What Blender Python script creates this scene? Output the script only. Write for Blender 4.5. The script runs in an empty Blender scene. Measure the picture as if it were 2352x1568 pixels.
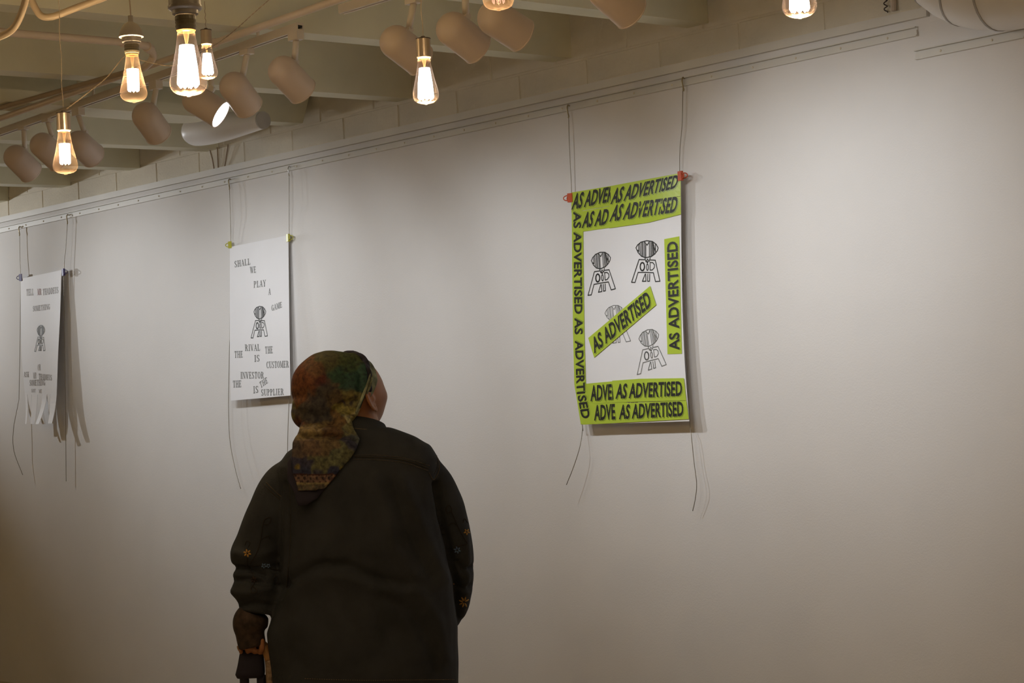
import bpy, bmesh, math, random
import numpy as np
from mathutils import Vector, Matrix, noise
from mathutils.bvhtree import BVHTree

random.seed(7)
S = bpy.context.scene
COL = S.collection

# ------------------------------------------------------------------ camera
FPX, W, H = 4440.0, 2352.0, 1568.0
CXP, CYP = W / 2, H / 2
VP_LEFT = (-2900.0, 1158.0)        # where the long wall's horizontals meet
ROLL = 0.050
d1 = Vector((VP_LEFT[0] - CXP, VP_LEFT[1] - CYP, FPX))
dv = Vector((ROLL, 1.0, 0.0))
dv.z = -(d1.x * dv.x + d1.y * dv.y) / d1.z
EX = (-d1).normalized()            # world X, Y, Z written in camera axes (right, down, forward)
EZ = (-dv).normalized()
EY = EZ.cross(EX)
CAM = Vector((0.0, -5.43, 1.40))

def c2w(v):
    return Vector((EX.dot(v), EY.dot(v), EZ.dot(v)))

def ray(u, v):
    return c2w(Vector(((u - CXP) / FPX, (v - CYP) / FPX, 1.0)))

def at_depth(u, v, d):
    return CAM + ray(u, v) * d

def on_y(u, v, y=0.0):
    r = ray(u, v)
    return CAM + r * ((y - CAM.y) / r.y)

def on_z(u, v, z):
    r = ray(u, v)
    return CAM + r * ((z - CAM.z) / r.z)

RIGHT, DOWN, FWD = c2w(Vector((1, 0, 0))), c2w(Vector((0, 1, 0))), c2w(Vector((0, 0, 1)))
cam_d = bpy.data.cameras.new('camera')
cam_d.sensor_width = 36.0
cam_d.lens = 36.0 * FPX / W
cam_d.clip_end = 60
cam = bpy.data.objects.new('camera', cam_d)
COL.objects.link(cam)
m = Matrix((RIGHT, -DOWN, -FWD)).transposed().to_4x4()
m.translation = CAM
cam.matrix_world = m
S.camera = cam

# ------------------------------------------------------------------ world, light, exposure
world = bpy.data.worlds.new('world')
S.world = world
world.use_nodes = True
world.node_tree.nodes['Background'].inputs[0].default_value = (0.9, 0.75, 0.55, 1)
world.node_tree.nodes['Background'].inputs[1].default_value = 0.02
S.view_settings.view_transform = 'Standard'
S.view_settings.look = 'None'
S.view_settings.gamma = 1.0
S.view_settings.use_curve_mapping = False
S.view_settings.exposure = 0.0
S.cycles.max_bounces = 6
S.cycles.glossy_bounces = 2
S.cycles.transparent_max_bounces = 8
S.cycles.caustics_reflective = False
S.cycles.caustics_refractive = False
SPOT_W = 24.5
SPOT_COL = (0.93, 0.965, 1.0)
BULB_W = 21.5
BULB_COL = (1.0, 0.765, 0.44)

# ------------------------------------------------------------------ materials
def mat(name, col, rough=0.6, metal=0.0, noise_amt=0.0, noise_scale=8.0, bump=0.0, bump_scale=60.0, spec=0.5, detail=4.0):
    mt = bpy.data.materials.new(name)
    mt.use_nodes = True
    nt = mt.node_tree
    b = nt.nodes['Principled BSDF']
    b.inputs['Roughness'].default_value = rough
    b.inputs['Metallic'].default_value = metal
    b.inputs['Specular IOR Level'].default_value = spec
    b.inputs['Base Color'].default_value = (*col, 1)
    tc = nt.nodes.new('ShaderNodeTexCoord')
    if noise_amt > 0:
        n = nt.nodes.new('ShaderNodeTexNoise')
        n.inputs['Scale'].default_value = noise_scale
        n.inputs['Detail'].default_value = detail
        nt.links.new(tc.outputs['Object'], n.inputs['Vector'])
        r = nt.nodes.new('ShaderNodeValToRGB')
        r.color_ramp.elements[0].position = 0.3
        r.color_ramp.elements[1].position = 0.7
        r.color_ramp.elements[0].color = (*[c * (1 - noise_amt) for c in col], 1)
        r.color_ramp.elements[1].color = (*[min(1, c * (1 + noise_amt)) for c in col], 1)
        nt.links.new(n.outputs['Fac'], r.inputs['Fac'])
        nt.links.new(r.outputs['Color'], b.inputs['Base Color'])
    if bump > 0:
        n2 = nt.nodes.new('ShaderNodeTexNoise')
        n2.inputs['Scale'].default_value = bump_scale
        n2.inputs['Detail'].default_value = 3
        nt.links.new(tc.outputs['Object'], n2.inputs['Vector'])
        bp = nt.nodes.new('ShaderNodeBump')
        bp.inputs['Strength'].default_value = bump
        bp.inputs['Distance'].default_value = 0.004
        nt.links.new(n2.outputs['Fac'], bp.inputs['Height'])
        nt.links.new(bp.outputs['Normal'], b.inputs['Normal'])
    return mt

def emit(name, col, strength):
    mt = bpy.data.materials.new(name)
    mt.use_nodes = True
    nt = mt.node_tree
    nt.nodes.remove(nt.nodes['Principled BSDF'])
    e = nt.nodes.new('ShaderNodeEmission')
    e.inputs[0].default_value = (*col, 1)
    e.inputs[1].default_value = strength
    nt.links.new(e.outputs[0], nt.nodes['Material Output'].inputs[0])
    return mt

def glass_mat(name, tint, glow):
    mt = bpy.data.materials.new(name)
    mt.use_nodes = True
    nt = mt.node_tree
    nt.nodes.remove(nt.nodes['Principled BSDF'])
    tr = nt.nodes.new('ShaderNodeBsdfTransparent')
    tr.inputs[0].default_value = (*tint, 1)
    gl = nt.nodes.new('ShaderNodeBsdfGlossy')
    gl.inputs['Roughness'].default_value = 0.03
    tl = nt.nodes.new('ShaderNodeBsdfTranslucent')
    tl.inputs[0].default_value = (1.0, 0.66, 0.45, 1)
    lw = nt.nodes.new('ShaderNodeLayerWeight')
    lw.inputs['Blend'].default_value = 0.06
    m1 = nt.nodes.new('ShaderNodeMixShader')
    m1.inputs[0].default_value = glow
    m2 = nt.nodes.new('ShaderNodeMixShader')
    L = nt.links.new
    fc = nt.nodes.new('ShaderNodeLayerWeight'); fc.inputs['Blend'].default_value = 0.35
    pw = nt.nodes.new('ShaderNodeMath'); pw.operation = 'MULTIPLY_ADD'
    pw.inputs[1].default_value = glow * 5; pw.inputs[2].default_value = glow
    L(fc.outputs['Facing'], pw.inputs[0]); L(pw.outputs[0], m1.inputs[0])
    L(tr.outputs[0], m1.inputs[1]); L(tl.outputs[0], m1.inputs[2])
    fm = nt.nodes.new('ShaderNodeMath'); fm.operation = 'MULTIPLY'; fm.inputs[1].default_value = 0.35
    L(lw.outputs['Fresnel'], fm.inputs[0]); L(fm.outputs[0], m2.inputs[0]); L(m1.outputs[0], m2.inputs[1]); L(gl.outputs[0], m2.inputs[2])
    L(m2.outputs[0], nt.nodes['Material Output'].inputs[0])
    return mt

M = {}
M['wall'] = mat('white_wall_paint', (0.80, 0.78, 0.76), 0.75, noise_amt=0.02, noise_scale=3, bump=0.12, bump_scale=180)
M['trimw'] = mat('white_trim_paint', (0.74, 0.72, 0.67), 0.5, noise_amt=0.03, noise_scale=5)
M['block'] = mat('painted_block', (0.78, 0.72, 0.60), 0.85, noise_amt=0.05, noise_scale=6, bump=0.6, bump_scale=90)
M['mortar'] = mat('painted_mortar', (0.76, 0.70, 0.58), 0.9, noise_amt=0.06, noise_scale=12)
M['joist'] = mat('painted_joist', (0.86, 0.83, 0.66), 0.7, noise_amt=0.06, noise_scale=4, bump=0.1, bump_scale=40)
M['deck'] = mat('painted_ceiling', (0.76, 0.70, 0.56), 0.8, noise_amt=0.05, noise_scale=3)
M['floor'] = mat('floor_wood', (0.50, 0.42, 0.31), 0.45, noise_amt=0.15, noise_scale=3)
M['room'] = mat('room_paint', (0.72, 0.67, 0.58), 0.85, noise_amt=0.04, noise_scale=2)
M['pipe'] = mat('painted_pipe', (0.78, 0.66, 0.56), 0.45, noise_amt=0.05, noise_scale=10)
M['pipe_dark'] = mat('tan_conduit', (0.42, 0.33, 0.24), 0.5, noise_amt=0.08, noise_scale=10)
M['duct'] = mat('white_duct', (0.84, 0.82, 0.79), 0.4, noise_amt=0.03, noise_scale=5)
M['ductseam'] = mat('duct_seam', (0.45, 0.43, 0.41), 0.6, noise_amt=0.05)
M['track'] = mat('cream_track', (0.80, 0.72, 0.63), 0.4, noise_amt=0.03)
M['slot'] = mat('black_slot', (0.03, 0.03, 0.03), 0.6, noise_amt=0.1)
M['head'] = mat('cream_enamel', (0.74, 0.62, 0.55), 0.32, noise_amt=0.03, noise_scale=6)
M['headin'] = mat('inner_white', (0.85, 0.85, 0.85), 0.4, noise_amt=0.02)
M['lens'] = emit('lamp_lens_glow', (0.90, 0.94, 1.0), 6.0)
M['lens'].cycles.emission_sampling = 'NONE'       # the spot lamp inside each head carries its light
M['socket_grey'] = mat('grey_porcelain', (0.36, 0.33, 0.31), 0.4, noise_amt=0.04)
M['socket_dark'] = mat('brown_socket_shell', (0.20, 0.17, 0.12), 0.45, noise_amt=0.05)
M['socket_metal'] = mat('nickel_socket', (0.62, 0.52, 0.44), 0.28, 0.8, noise_amt=0.03)
M['cap_dark'] = mat('dark_cap', (0.06, 0.04, 0.035), 0.4, noise_amt=0.05)
M['brass'] = mat('brass_collar', (0.75, 0.42, 0.20), 0.35, 0.7, noise_amt=0.03)
M['cord'] = mat('tan_twisted_cord', (0.50, 0.40, 0.30), 0.6, noise_amt=0.1, noise_scale=40)
M['glass'] = glass_mat('amber_bulb_glass', (0.97, 0.89, 0.79), 0.0042)
M['fil'] = emit('hot_filament', (0.86, 0.92, 1.0), 9.0)
M['glass_bright'] = glass_mat('amber_bulb_glass_bright', (0.97, 0.89, 0.79), 0.018)
M['fil_warm'] = emit('warm_filament', (1.0, 0.55, 0.40), 0.9)
M['stemglass'] = glass_mat('stem_glass', (0.95, 0.85, 0.72), 0.02)
M['paper'] = mat('white_paper', (0.88, 0.875, 0.89), 0.6, noise_amt=0.015, noise_scale=6)
M['lime'] = mat('lime_tape', (0.52, 0.67, 0.075), 0.16, noise_amt=0.04, noise_scale=8, spec=0.6)
M['ink'] = mat('black_ink', (0.02, 0.02, 0.018), 0.5, noise_amt=0.05)
M['ink_soft'] = mat('grey_ink', (0.17, 0.17, 0.16), 0.6, noise_amt=0.25, noise_scale=60)
M['ink_brown'] = mat('faded_brown_ink', (0.26, 0.22, 0.19), 0.6, noise_amt=0.15, noise_scale=50)
M['ink_red'] = mat('faded_red_ink', (0.36, 0.14, 0.12), 0.6, noise_amt=0.15, noise_scale=50)
M['ink_faint'] = mat('faint_grey_ink', (0.48, 0.46, 0.45), 0.6, noise_amt=0.1, noise_scale=50)
M['wire'] = mat('braided_wire', (0.28, 0.25, 0.20), 0.4, 0.6, noise_amt=0.05)
M['hook'] = mat('brass_hook', (0.40, 0.34, 0.22), 0.35, 0.7, noise_amt=0.05)
M['hook_bright'] = mat('chrome_hook', (0.85, 0.87, 0.9), 0.15, 0.9, noise_amt=0.02)
M['clip_red'] = mat('orange_red_clip', (0.62, 0.09, 0.025), 0.35, noise_amt=0.05)
M['clip_yel'] = mat('yellow_clip', (0.52, 0.50, 0.06), 0.35, noise_amt=0.05)
M['clip_pur'] = mat('purple_clip', (0.10, 0.08, 0.26), 0.35, noise_amt=0.05)

def hatch_mat():
    mt = bpy.data.materials.new('hatched_letter_shadow')
    mt.use_nodes = True
    nt = mt.node_tree
    b = nt.nodes['Principled BSDF']
    b.inputs['Roughness'].default_value = 0.3
    tc = nt.nodes.new('ShaderNodeTexCoord')
    mp = nt.nodes.new('ShaderNodeMapping')
    mp.inputs['Rotation'].default_value = (0, math.radians(35), 0)
    w = nt.nodes.new('ShaderNodeTexWave')
    w.inputs['Scale'].default_value = 75
    w.bands_direction = 'X'
    r = nt.nodes.new('ShaderNodeValToRGB')
    r.color_ramp.interpolation = 'LINEAR'
    r.color_ramp.elements[0].position = 0.35
    r.color_ramp.elements[1].position = 0.65
    r.color_ramp.elements[0].color = (0.10, 0.14, 0.02, 1)
    r.color_ramp.elements[1].color = (0.46, 0.62, 0.06, 1)
    L = nt.links.new
    L(tc.outputs['Object'], mp.inputs[0]); L(mp.outputs[0], w.inputs[0]); L(w.outputs['Fac'], r.inputs[0]); L(r.outputs[0], b.inputs['Base Color'])
    return mt
M['hatch'] = hatch_mat()

# ------------------------------------------------------------------ mesh helpers
class MB:
    def __init__(self):
        self.v, self.f = [], []

    def add(self, vs, fs):
        o = len(self.v)
        self.v += [Vector(p) for p in vs]
        self.f += [tuple(i + o for i in q) for q in fs]
        return self

    def box(self, a, b):
        x0, y0, z0 = a; x1, y1, z1 = b
        return self.add([(x0, y0, z0), (x1, y0, z0), (x1, y1, z0), (x0, y1, z0), (x0, y0, z1), (x1, y0, z1), (x1, y1, z1), (x0, y1, z1)],
                        [(0, 3, 2, 1), (4, 5, 6, 7), (0, 1, 5, 4), (1, 2, 6, 5), (2, 3, 7, 6), (3, 0, 4, 7)])

    def obox(self, c, ax, ay, az):
        c = Vector(c)
        vs = [c + sx * Vector(ax) + sy * Vector(ay) + sz * Vector(az) for sz in (-1, 1) for sx, sy in ((-1, -1), (1, -1), (1, 1), (-1, 1))]
        return self.add(vs, [(0, 3, 2, 1), (4, 5, 6, 7), (0, 1, 5, 4), (1, 2, 6, 5), (2, 3, 7, 6), (3, 0, 4, 7)])

    def tube(self, path, r, n=8, cap=True, squash=None):
        path = [Vector(p) for p in path]
        k = len(path)
        rs = r if isinstance(r, (list, tuple)) else [r] * k
        t0 = (path[1] - path[0]).normalized()
        ref = Vector((0, 0, 1)) if abs(t0.z) < 0.9 else Vector((1, 0, 0))
        a = (ref - t0 * ref.dot(t0)).normalized()
        vs = []
        for i in range(k):
            t = (path[min(i + 1, k - 1)] - path[max(i - 1, 0)]).normalized()
            a = (a - t * a.dot(t)).normalized()
            b = t.cross(a)
            for j in range(n):
                q = 2 * math.pi * j / n
                vs.append(path[i] + (a * math.cos(q) + b * math.sin(q)) * rs[i])
        fs = [(i * n + j, i * n + (j + 1) % n, (i + 1) * n + (j + 1) % n, (i + 1) * n + j) for i in range(k - 1) for j in range(n)]
        if cap:
            fs += [tuple(reversed(range(n))), tuple(range((k - 1) * n, k * n))]
        return self.add(vs, fs)

    def lathe(self, prof, org, axis, n=24):
        """prof: list of (radius, distance along axis)"""
        axis = Vector(axis).normalized()
        org = Vector(org)
        ref = Vector((1, 0, 0)) if abs(axis.x) < 0.9 else Vector((0, 1, 0))
        a = (ref - axis * ref.dot(axis)).normalized()
        b = axis.cross(a)
        vs = []
        for (r, z) in prof:
            for j in range(n):
                q = 2 * math.pi * j / n
                vs.append(org + axis * z + (a * math.cos(q) + b * math.sin(q)) * max(r, 1e-5))
        k = len(prof)
        fs = [(i * n + j, i * n + (j + 1) % n, (i + 1) * n + (j + 1) % n, (i + 1) * n + j) for i in range(k - 1) for j in range(n)]
        return self.add(vs, fs)

    def loft(self, rings, cap=True):
        n = len(rings[0])
        vs = [p for r in rings for p in r]
        k = len(rings)
        fs = [(i * n + j, i * n + (j + 1) % n, (i + 1) * n + (j + 1) % n, (i + 1) * n + j) for i in range(k - 1) for j in range(n)]
        if cap:
            fs += [tuple(reversed(range(n))), tuple(range((k - 1) * n, k * n))]
        return self.add(vs, fs)

    def build(self, name, material, parent=None, smooth=False, root=None):
        """root: the thing's Empty (world position is subtracted); without one the origin is the bounding-box centre"""
        me = bpy.data.meshes.new(name)
        if parent is not None:
            off = Vector(root_of(parent).location)
        else:
            lo = Vector([min(p[i] for p in self.v) for i in range(3)]); hi = Vector([max(p[i] for p in self.v) for i in range(3)])
            off = (lo + hi) / 2; off.z = lo.z
        me.from_pydata([tuple(p - off) for p in self.v], [], self.f)
        me.update()
        bm = bmesh.new(); bm.from_mesh(me)
        bmesh.ops.recalc_face_normals(bm, faces=bm.faces)
        bm.to_mesh(me); bm.free()
        if smooth:
            me.polygons.foreach_set('use_smooth', [True] * len(me.polygons))
        if material:
            me.materials.append(material)
        o = bpy.data.objects.new(name, me)
        COL.objects.link(o)
        if parent is not None:
            o.parent = parent
        else:
            o.location = off
        return o

def root_of(o):
    while o.parent is not None:
        o = o.parent
    return o

def tag(o, label=None, cat=None, group=None, kind=None):
    if label: o['label'] = label
    if cat: o['category'] = cat
    if group: o['group'] = group
    if kind: o['kind'] = kind
    return o

def thing(name, loc, label, cat, group=None):
    o = bpy.data.objects.new(name, None)
    o.empty_display_size = 0.05
    o.location = loc
    COL.objects.link(o)
    return tag(o, label, cat, group)

def autosmooth(o, ang=40):
    me = o.data
    me.polygons.foreach_set('use_smooth', [True] * len(me.polygons))
    bm = bmesh.new(); bm.from_mesh(me)
    for e in bm.edges:
        if len(e.link_faces) == 2 and e.calc_face_angle(0) > math.radians(ang):
            e.smooth = False
    bm.to_mesh(me); bm.free()
    return o

def spline(pts, n=8):
    """Catmull-Rom through points"""
    P = [Vector(p) for p in pts]
    P = [P[0] * 2 - P[1]] + P + [P[-1] * 2 - P[-2]]
    out = []
    for i in range(1, len(P) - 2):
        a, b, c, d = P[i - 1:i + 3]
        for j in range(n):
            t = j / n
            out.append(0.5 * ((2 * b) + (c - a) * t + (2 * a - 5 * b + 4 * c - d) * t * t + (3 * b - a - 3 * c + d) * t ** 3))
    out.append(P[-2])
    return out

# ------------------------------------------------------------------ the room
ZC = 3.12                                            # underside of the ceiling deck
XL, XR, YF = -15.0, 2.6, -8.0
YB = 0.05                                            # face of the block wall, behind the white panel
trim_top = on_y(1572, 142, -0.015).z
trim_bot = on_y(1572, 161, -0.015).z
rail_top = on_y(1572, 177, -0.012).z
rail_bot = on_y(1572, 197, -0.012).z

def struct(name, a, b, m_, label, cat):
    o = MB().box(a, b).build(name, m_)
    return tag(o, label, cat, kind='structure')

struct('floor', (XL, YF, -0.1), (XR, 0.3, 0.0), M['floor'], 'brown wooden gallery floor', 'floor')
struct('wall_back', (XL, 0.0, 0.0), (XR, YB, trim_top - 0.002), M['wall'], 'smooth white plaster gallery wall lit by spotlights', 'wall')
struct('wall_left', (XL - 0.1, YF, 0.0), (XL, 0.3, ZC), M['room'], 'far end wall of the gallery', 'wall')
struct('wall_right', (XR, YF, 0.0), (XR + 0.1, 0.3, ZC), M['room'], 'near end wall of the gallery', 'wall')
struct('wall_front', (XL, YF - 0.1, 0.0), (XR, YF, ZC), M['room'], 'wall behind the viewer', 'wall')
ceil = struct('ceiling', (XL, YF, ZC), (XR, 0.3, ZC + 0.1), M['deck'], 'cream painted ceiling deck with exposed joists', 'ceiling')

# concrete-block wall above the panel
wu = MB().box((XL, YB + 0.0035, trim_top - 0.25), (XR, 0.3, ZC)).build('wall_upper', M['mortar'])
tag(wu, 'cream painted concrete block wall above the white panel', 'wall', kind='structure')
BL, BH = 0.40, 0.20
xa = on_y(789.5, 300, YB).x
xb = on_y(857, 222, YB).x
z_joint = on_y(865, 250, YB).z
me_blk = None
def block_mesh(w, h):
    bm = bmesh.new()
    bmesh.ops.create_cube(bm, size=1.0)
    bmesh.ops.scale(bm, vec=(w, 0.06, h), verts=bm.verts)
    es = [e for e in bm.edges if all(v.co.y < 0 for v in e.verts)]
    bmesh.ops.bevel(bm, geom=es, offset=0.003, segments=1, affect='EDGES')
    me = bpy.data.meshes.new('block')
    bm.to_mesh(me); bm.free()
    me.materials.append(M['block'])
    return me
me_blk = block_mesh(BL - 0.007, BH - 0.007)
rows = [(z_joint - BH / 2, xa), (z_joint + BH / 2, xb), (z_joint + 1.5 * BH, xa)]
rows = [(z, x) for z, x in rows] + [(z_joint - 1.5 * BH, xb)]
wl = wu.location
for z, x0 in rows:
    if z + BH / 2 < trim_top - 0.05:
        continue
    for k in range(-17, 24):
        xc = x0 + (k + 0.5) * BL
        if xc - BL / 2 < -13.2 or xc + BL / 2 > 0.3:
            continue
        o = bpy.data.objects.new('block', me_blk)
        COL.objects.link(o)
        o.parent = wu
        o.location = Vector((xc, YB + 0.03 + random.uniform(0, 0.0015), z)) - wl

# top moulding of the panel
xt = on_y(2128, 20, -0.015).x
t1 = MB().box((XL, -0.018, trim_bot), (xt, YB + 0.004, trim_top)).build('trim_1', M['trimw'])
tag(t1, 'white moulding along the top of the gallery panel', 'trim', kind='structure')
# right of the moulding the panel goes on up to the ceiling
struct('wall_end', (xt + 0.001, -0.001, trim_bot - 0.02), (XR, YB + 0.02, ZC - 0.001), M['wall'], 'white wall panel beside the air duct', 'wall')

# joists, children of the ceiling
ends = [(1627, 53), (1313, 133), (947, 226), (723, 285), (502, 342), (322, 386), (162, 426), (20, 461)]
JX = [on_y(u, v, YB).x for u, v in ends]
JZL = [on_y(u, v, YB).z for u, v in ends]
print('JZL', JZL, JX)
JZ = sum(JZL) / len(ends)
JS = -0.021                                          # the joists drop a little towards the room
JX = JX + [JX[-1] - 0.71 * k for k in range(1, 4)] + [JX[0] + 0.71 * k for k in range(1, 5)]
JW = 0.105
for jk, x in enumerate(JX):
    JZk = JZL[jk] if jk < len(JZL) else JZ
    mb = MB()
    y0, y1 = YF + 0.02, YB
    def zz(y, base): return base + JS * (YB - y) * 1.0
    vs = []
    for xx in (x - JW, x):
        vs += [(xx, y0, zz(y0, JZk)), (xx, y1 - (0.07 if jk == 3 else 0.0), zz(y1, JZk)), (xx, y1, zz(y1, JZk) + 0.2), (xx, y1, ZC - 0.001), (xx, y0, ZC - 0.001)]
    mb.add(vs, [(0, 1, 2, 3, 4), (9, 8, 7, 6, 5), (0, 5, 6, 1), (1, 6, 7, 2), (2, 7, 8, 3), (3, 8, 9, 4), (4, 9, 5, 0)])
    mb.build('joist', M['joist'], ceil)

# ------------------------------------------------------------------ picture rails
def picture_rail(u0, v0, u1, v1, label, left_x=None):
    """(u0,v0)-(u1,v1): pixels of the lower edge's two ends"""
    p1 = on_y(u1, v1, -0.012); p0 = on_y(u0, v0, -0.012)
    z0 = (p0.z + p1.z) / 2; h = rail_top - rail_bot
    x0 = p0.x if left_x is None else left_x
    x1 = p1.x
    t = thing('picture_rail', ((x0 + x1) / 2, -0.006, z0), label, 'rail', 'picture hanging rails')
    mb = MB()
    mb.box((x0, -0.003, z0 + h - 0.011), (x1, -0.0005, z0 + h))
    mb.box((x0, -0.018, z0 + h - 0.004), (x1, -0.003, z0 + h))
    mb.box((x0, -0.010, z0), (x1, -0.0005, z0 + h - 0.011))
    mb.box((x0, -0.015, z0), (x1, -0.010, z0 + 0.004))
    mb.build('channel', M['trimw'], t)
    sc = None
    n = 0
    xs = x1 - 0.12
    while xs > x0 + 0.05 and n < 60:
        mbs = MB().lathe([(0.0001, 0.003), (0.003, 0.0026), (0.0045, 0.0), (0.0045, -0.001)], (0, 0, 0), (0, -1, 0), 8)
        if sc is None:
            me = bpy.data.meshes.new('screw')
            me.from_pydata([tuple(p) for p in mbs.v], [], mbs.f)
            me.materials.append(M['mortar']); sc = me
        o = bpy.data.objects.new('screw', sc)
        COL.objects.link(o); o.parent = t
        o.location = Vector((xs, -0.0105, z0 + h * 0.42)) - t.location
        xs -= 0.2; n += 1
    return z0
picture_rail(0, 535, 2105, 82, 'long white picture rail running above all three posters', left_x=-13.0)
picture_rail(2102, 138, 2352, 86, 'short lower picture rail under the round air duct')

# ------------------------------------------------------------------ posters: paper, tape, print
_txt = {}
def font_mesh(s, bold=0.028):
    """built-in sans lettering, normalised to a unit box"""
    if s in _txt: return _txt[s]
    cu = bpy.data.curves.new('t', 'FONT')
    cu.body = s; cu.offset = bold; cu.resolution_u = 3; cu.space_character = 1.02
    ob = bpy.data.objects.new('t', cu)
    COL.objects.link(ob)
    bpy.context.view_layer.update()
    me = bpy.data.meshes.new_from_object(ob.evaluated_get(bpy.context.evaluated_depsgraph_get()))
    vs = [(v.co.x, v.co.y) for v in me.vertices]
    fs = [tuple(p.vertices) for p in me.polygons]
    bpy.data.objects.remove(ob); bpy.data.curves.remove(cu); bpy.data.meshes.remove(me)
    x0 = min(v[0] for v in vs); x1 = max(v[0] for v in vs); y0 = min(v[1] for v in vs); y1 = max(v[1] for v in vs)
    _txt[s] = ([((x - x0) / (x1 - x0), (y - y0) / (y1 - y0)) for x, y in vs], fs)
    return _txt[s]

# a stencil-like serif alphabet drawn with stems, hairlines and bowls
def _q(x0, y0, x1, y1): return [(x0, y0), (x1, y0), (x1, y1), (x0, y1)]
def _stem(x, w=0.17, y0=0.0, y1=1.0, s=0.09, bot=True, top=True):
    r = [_q(x, y0, x + w, y1)]
    if bot: r.append(_q(x - s, y0, x + w + s, y0 + 0.07))
    if top: r.append(_q(x - s, y1 - 0.07, x + w + s, y1))
    return r
def _dg(x0, y0, x1, y1, w): return [[(x0, y0), (x0 + w, y0), (x1 + w, y1), (x1, y1)]]
def _bowl(cx, cy, rx, ry, a0, a1, tx=0.17, ty=0.07, n=14):
    r = []
    for i in range(n):
        a, b = [math.radians(a0 + (a1 - a0) * k / n) for k in (i, i + 1)]
        r.append([(cx + rx * math.cos(a), cy + ry * math.sin(a)), (cx + rx * math.cos(b), cy + ry * math.sin(b)),
                  (cx + (rx - tx) * math.cos(b), cy + (ry - ty) * math.sin(b)), (cx + (rx - tx) * math.cos(a), cy + (ry - ty) * math.sin(a))])
    return r
GL = {
 'A': (0.78, _dg(0.06, 0, 0.34, 1, 0.07) + _dg(0.56, 0, 0.30, 1, 0.17) + [_q(0.2, 0.3, 0.58, 0.37), _q(-0.02, 0, 0.2, 0.07), _q(0.5, 0, 0.8, 0.07)]),
 'C': (0.72, _bowl(0.40, 0.5, 0.38, 0.5, 50, 310) + [_q(0.60, 0.68, 0.67, 0.98), _q(0.60, 0.05, 0.67, 0.25)]),
 'D': (0.78, _stem(0.1) + _bowl(0.30, 0.5, 0.46, 0.5, -90, 90)),
 'E': (0.70, _stem(0.1) + [_q(0.1, 0.93, 0.64, 1), _q(0.1, 0, 0.66, 0.07), _q(0.2, 0.48, 0.5, 0.55), _q(0.57, 0.76, 0.64, 1), _q(0.59, 0, 0.66, 0.26), _q(0.45, 0.38, 0.5, 0.65)]),
 'G': (0.78, _bowl(0.40, 0.5, 0.38, 0.5, 50, 320) + [_q(0.55, 0.02, 0.72, 0.42), _q(0.45, 0.4, 0.8, 0.47), _q(0.60, 0.68, 0.67, 0.98)]),
 'H': (0.86, _stem(0.1) + _stem(0.6) + [_q(0.2, 0.47, 0.65, 0.54)]),
 'I': (0.42, _stem(0.13)),
 'K': (0.80, _stem(0.1) + _dg(0.25, 0.42, 0.62, 1, 0.07) + _dg(0.58, 0, 0.34, 0.6, 0.17) + [_q(0.5, 0, 0.82, 0.07), _q(0.52, 0.93, 0.76, 1)]),
 'L': (0.68, _stem(0.1) + [_q(0.1, 0, 0.64, 0.07), _q(0.57, 0, 0.64, 0.3)]),
 'M': (0.98, _stem(0.08, 0.07) + _stem(0.74) + _dg(0.42, 0.05, 0.08, 1, 0.15) + _dg(0.46, 0.05, 0.76, 1, 0.07)),
 'N': (0.84, _stem(0.08, 0.07) + _stem(0.68, 0.07, bot=False) + _dg(0.6, 0, 0.07, 1, 0.17)),
 'O': (0.80, _bowl(0.40, 0.5, 0.38, 0.5, 0, 360, n=20)),
 'P': (0.70, _stem(0.1) + _bowl(0.27, 0.74, 0.39, 0.26, -90, 90)),
 'R': (0.80, _stem(0.1) + _bowl(0.27, 0.74, 0.37, 0.26, -90, 90) + _dg(0.58, 0, 0.34, 0.5, 0.17) + [_q(0.56, 0, 0.84, 0.07)]),
 'S': (0.64, _bowl(0.31, 0.745, 0.27, 0.255, 40, 250) + _bowl(0.31, 0.255, 0.27, 0.255, -140, 70) + _dg(0.36, 0.36, 0.05, 0.62, 0.2) + [_q(0.5, 0.72, 0.56, 0.98), _q(0.05, 0.02, 0.11, 0.28)]),
 'T': (0.72, _stem(0.28, top=False) + [_q(0.04, 0.93, 0.69, 1), _q(0.04, 0.72, 0.11, 1), _q(0.62, 0.72, 0.69, 1)]),
 'U': (0.80, _stem(0.08, 0.17, 0.25, 1, bot=False) + _stem(0.62, 0.07, 0.25, 1, bot=False) + _bowl(0.385, 0.28, 0.305, 0.28, 180, 360, 0.12)),
 'V': (0.76, _dg(0.3, 0, 0.04, 1, 0.17) + _dg(0.36, 0, 0.62, 1, 0.07) + [_q(-0.04, 0.93, 0.28, 1), _q(0.54, 0.93, 0.78, 1)]),
 'W': (1.0, _dg(0.22, 0, 0.02, 1, 0.15) + _dg(0.27, 0, 0.45, 1, 0.06) + _dg(0.62, 0, 0.42, 1, 0.15) + _dg(0.68, 0, 0.90, 1, 0.06) + [_q(-0.04, 0.93, 0.24, 1), _q(0.80, 0.93, 1.02, 1)]),
 'Y': (0.74, _stem(0.29, 0.17, 0, 0.5, top=False) + _dg(0.3, 0.42, 0.04, 1, 0.17) + _dg(0.4, 0.45, 0.62, 1, 0.07) + [_q(-0.04, 0.93, 0.28, 1), _q(0.54, 0.93, 0.78, 1)]),
 'B': (0.76, _stem(0.1) + _bowl(0.27, 0.76, 0.35, 0.24, -90, 90) + _bowl(0.27, 0.26, 0.41, 0.26, -90, 90)),
}
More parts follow.
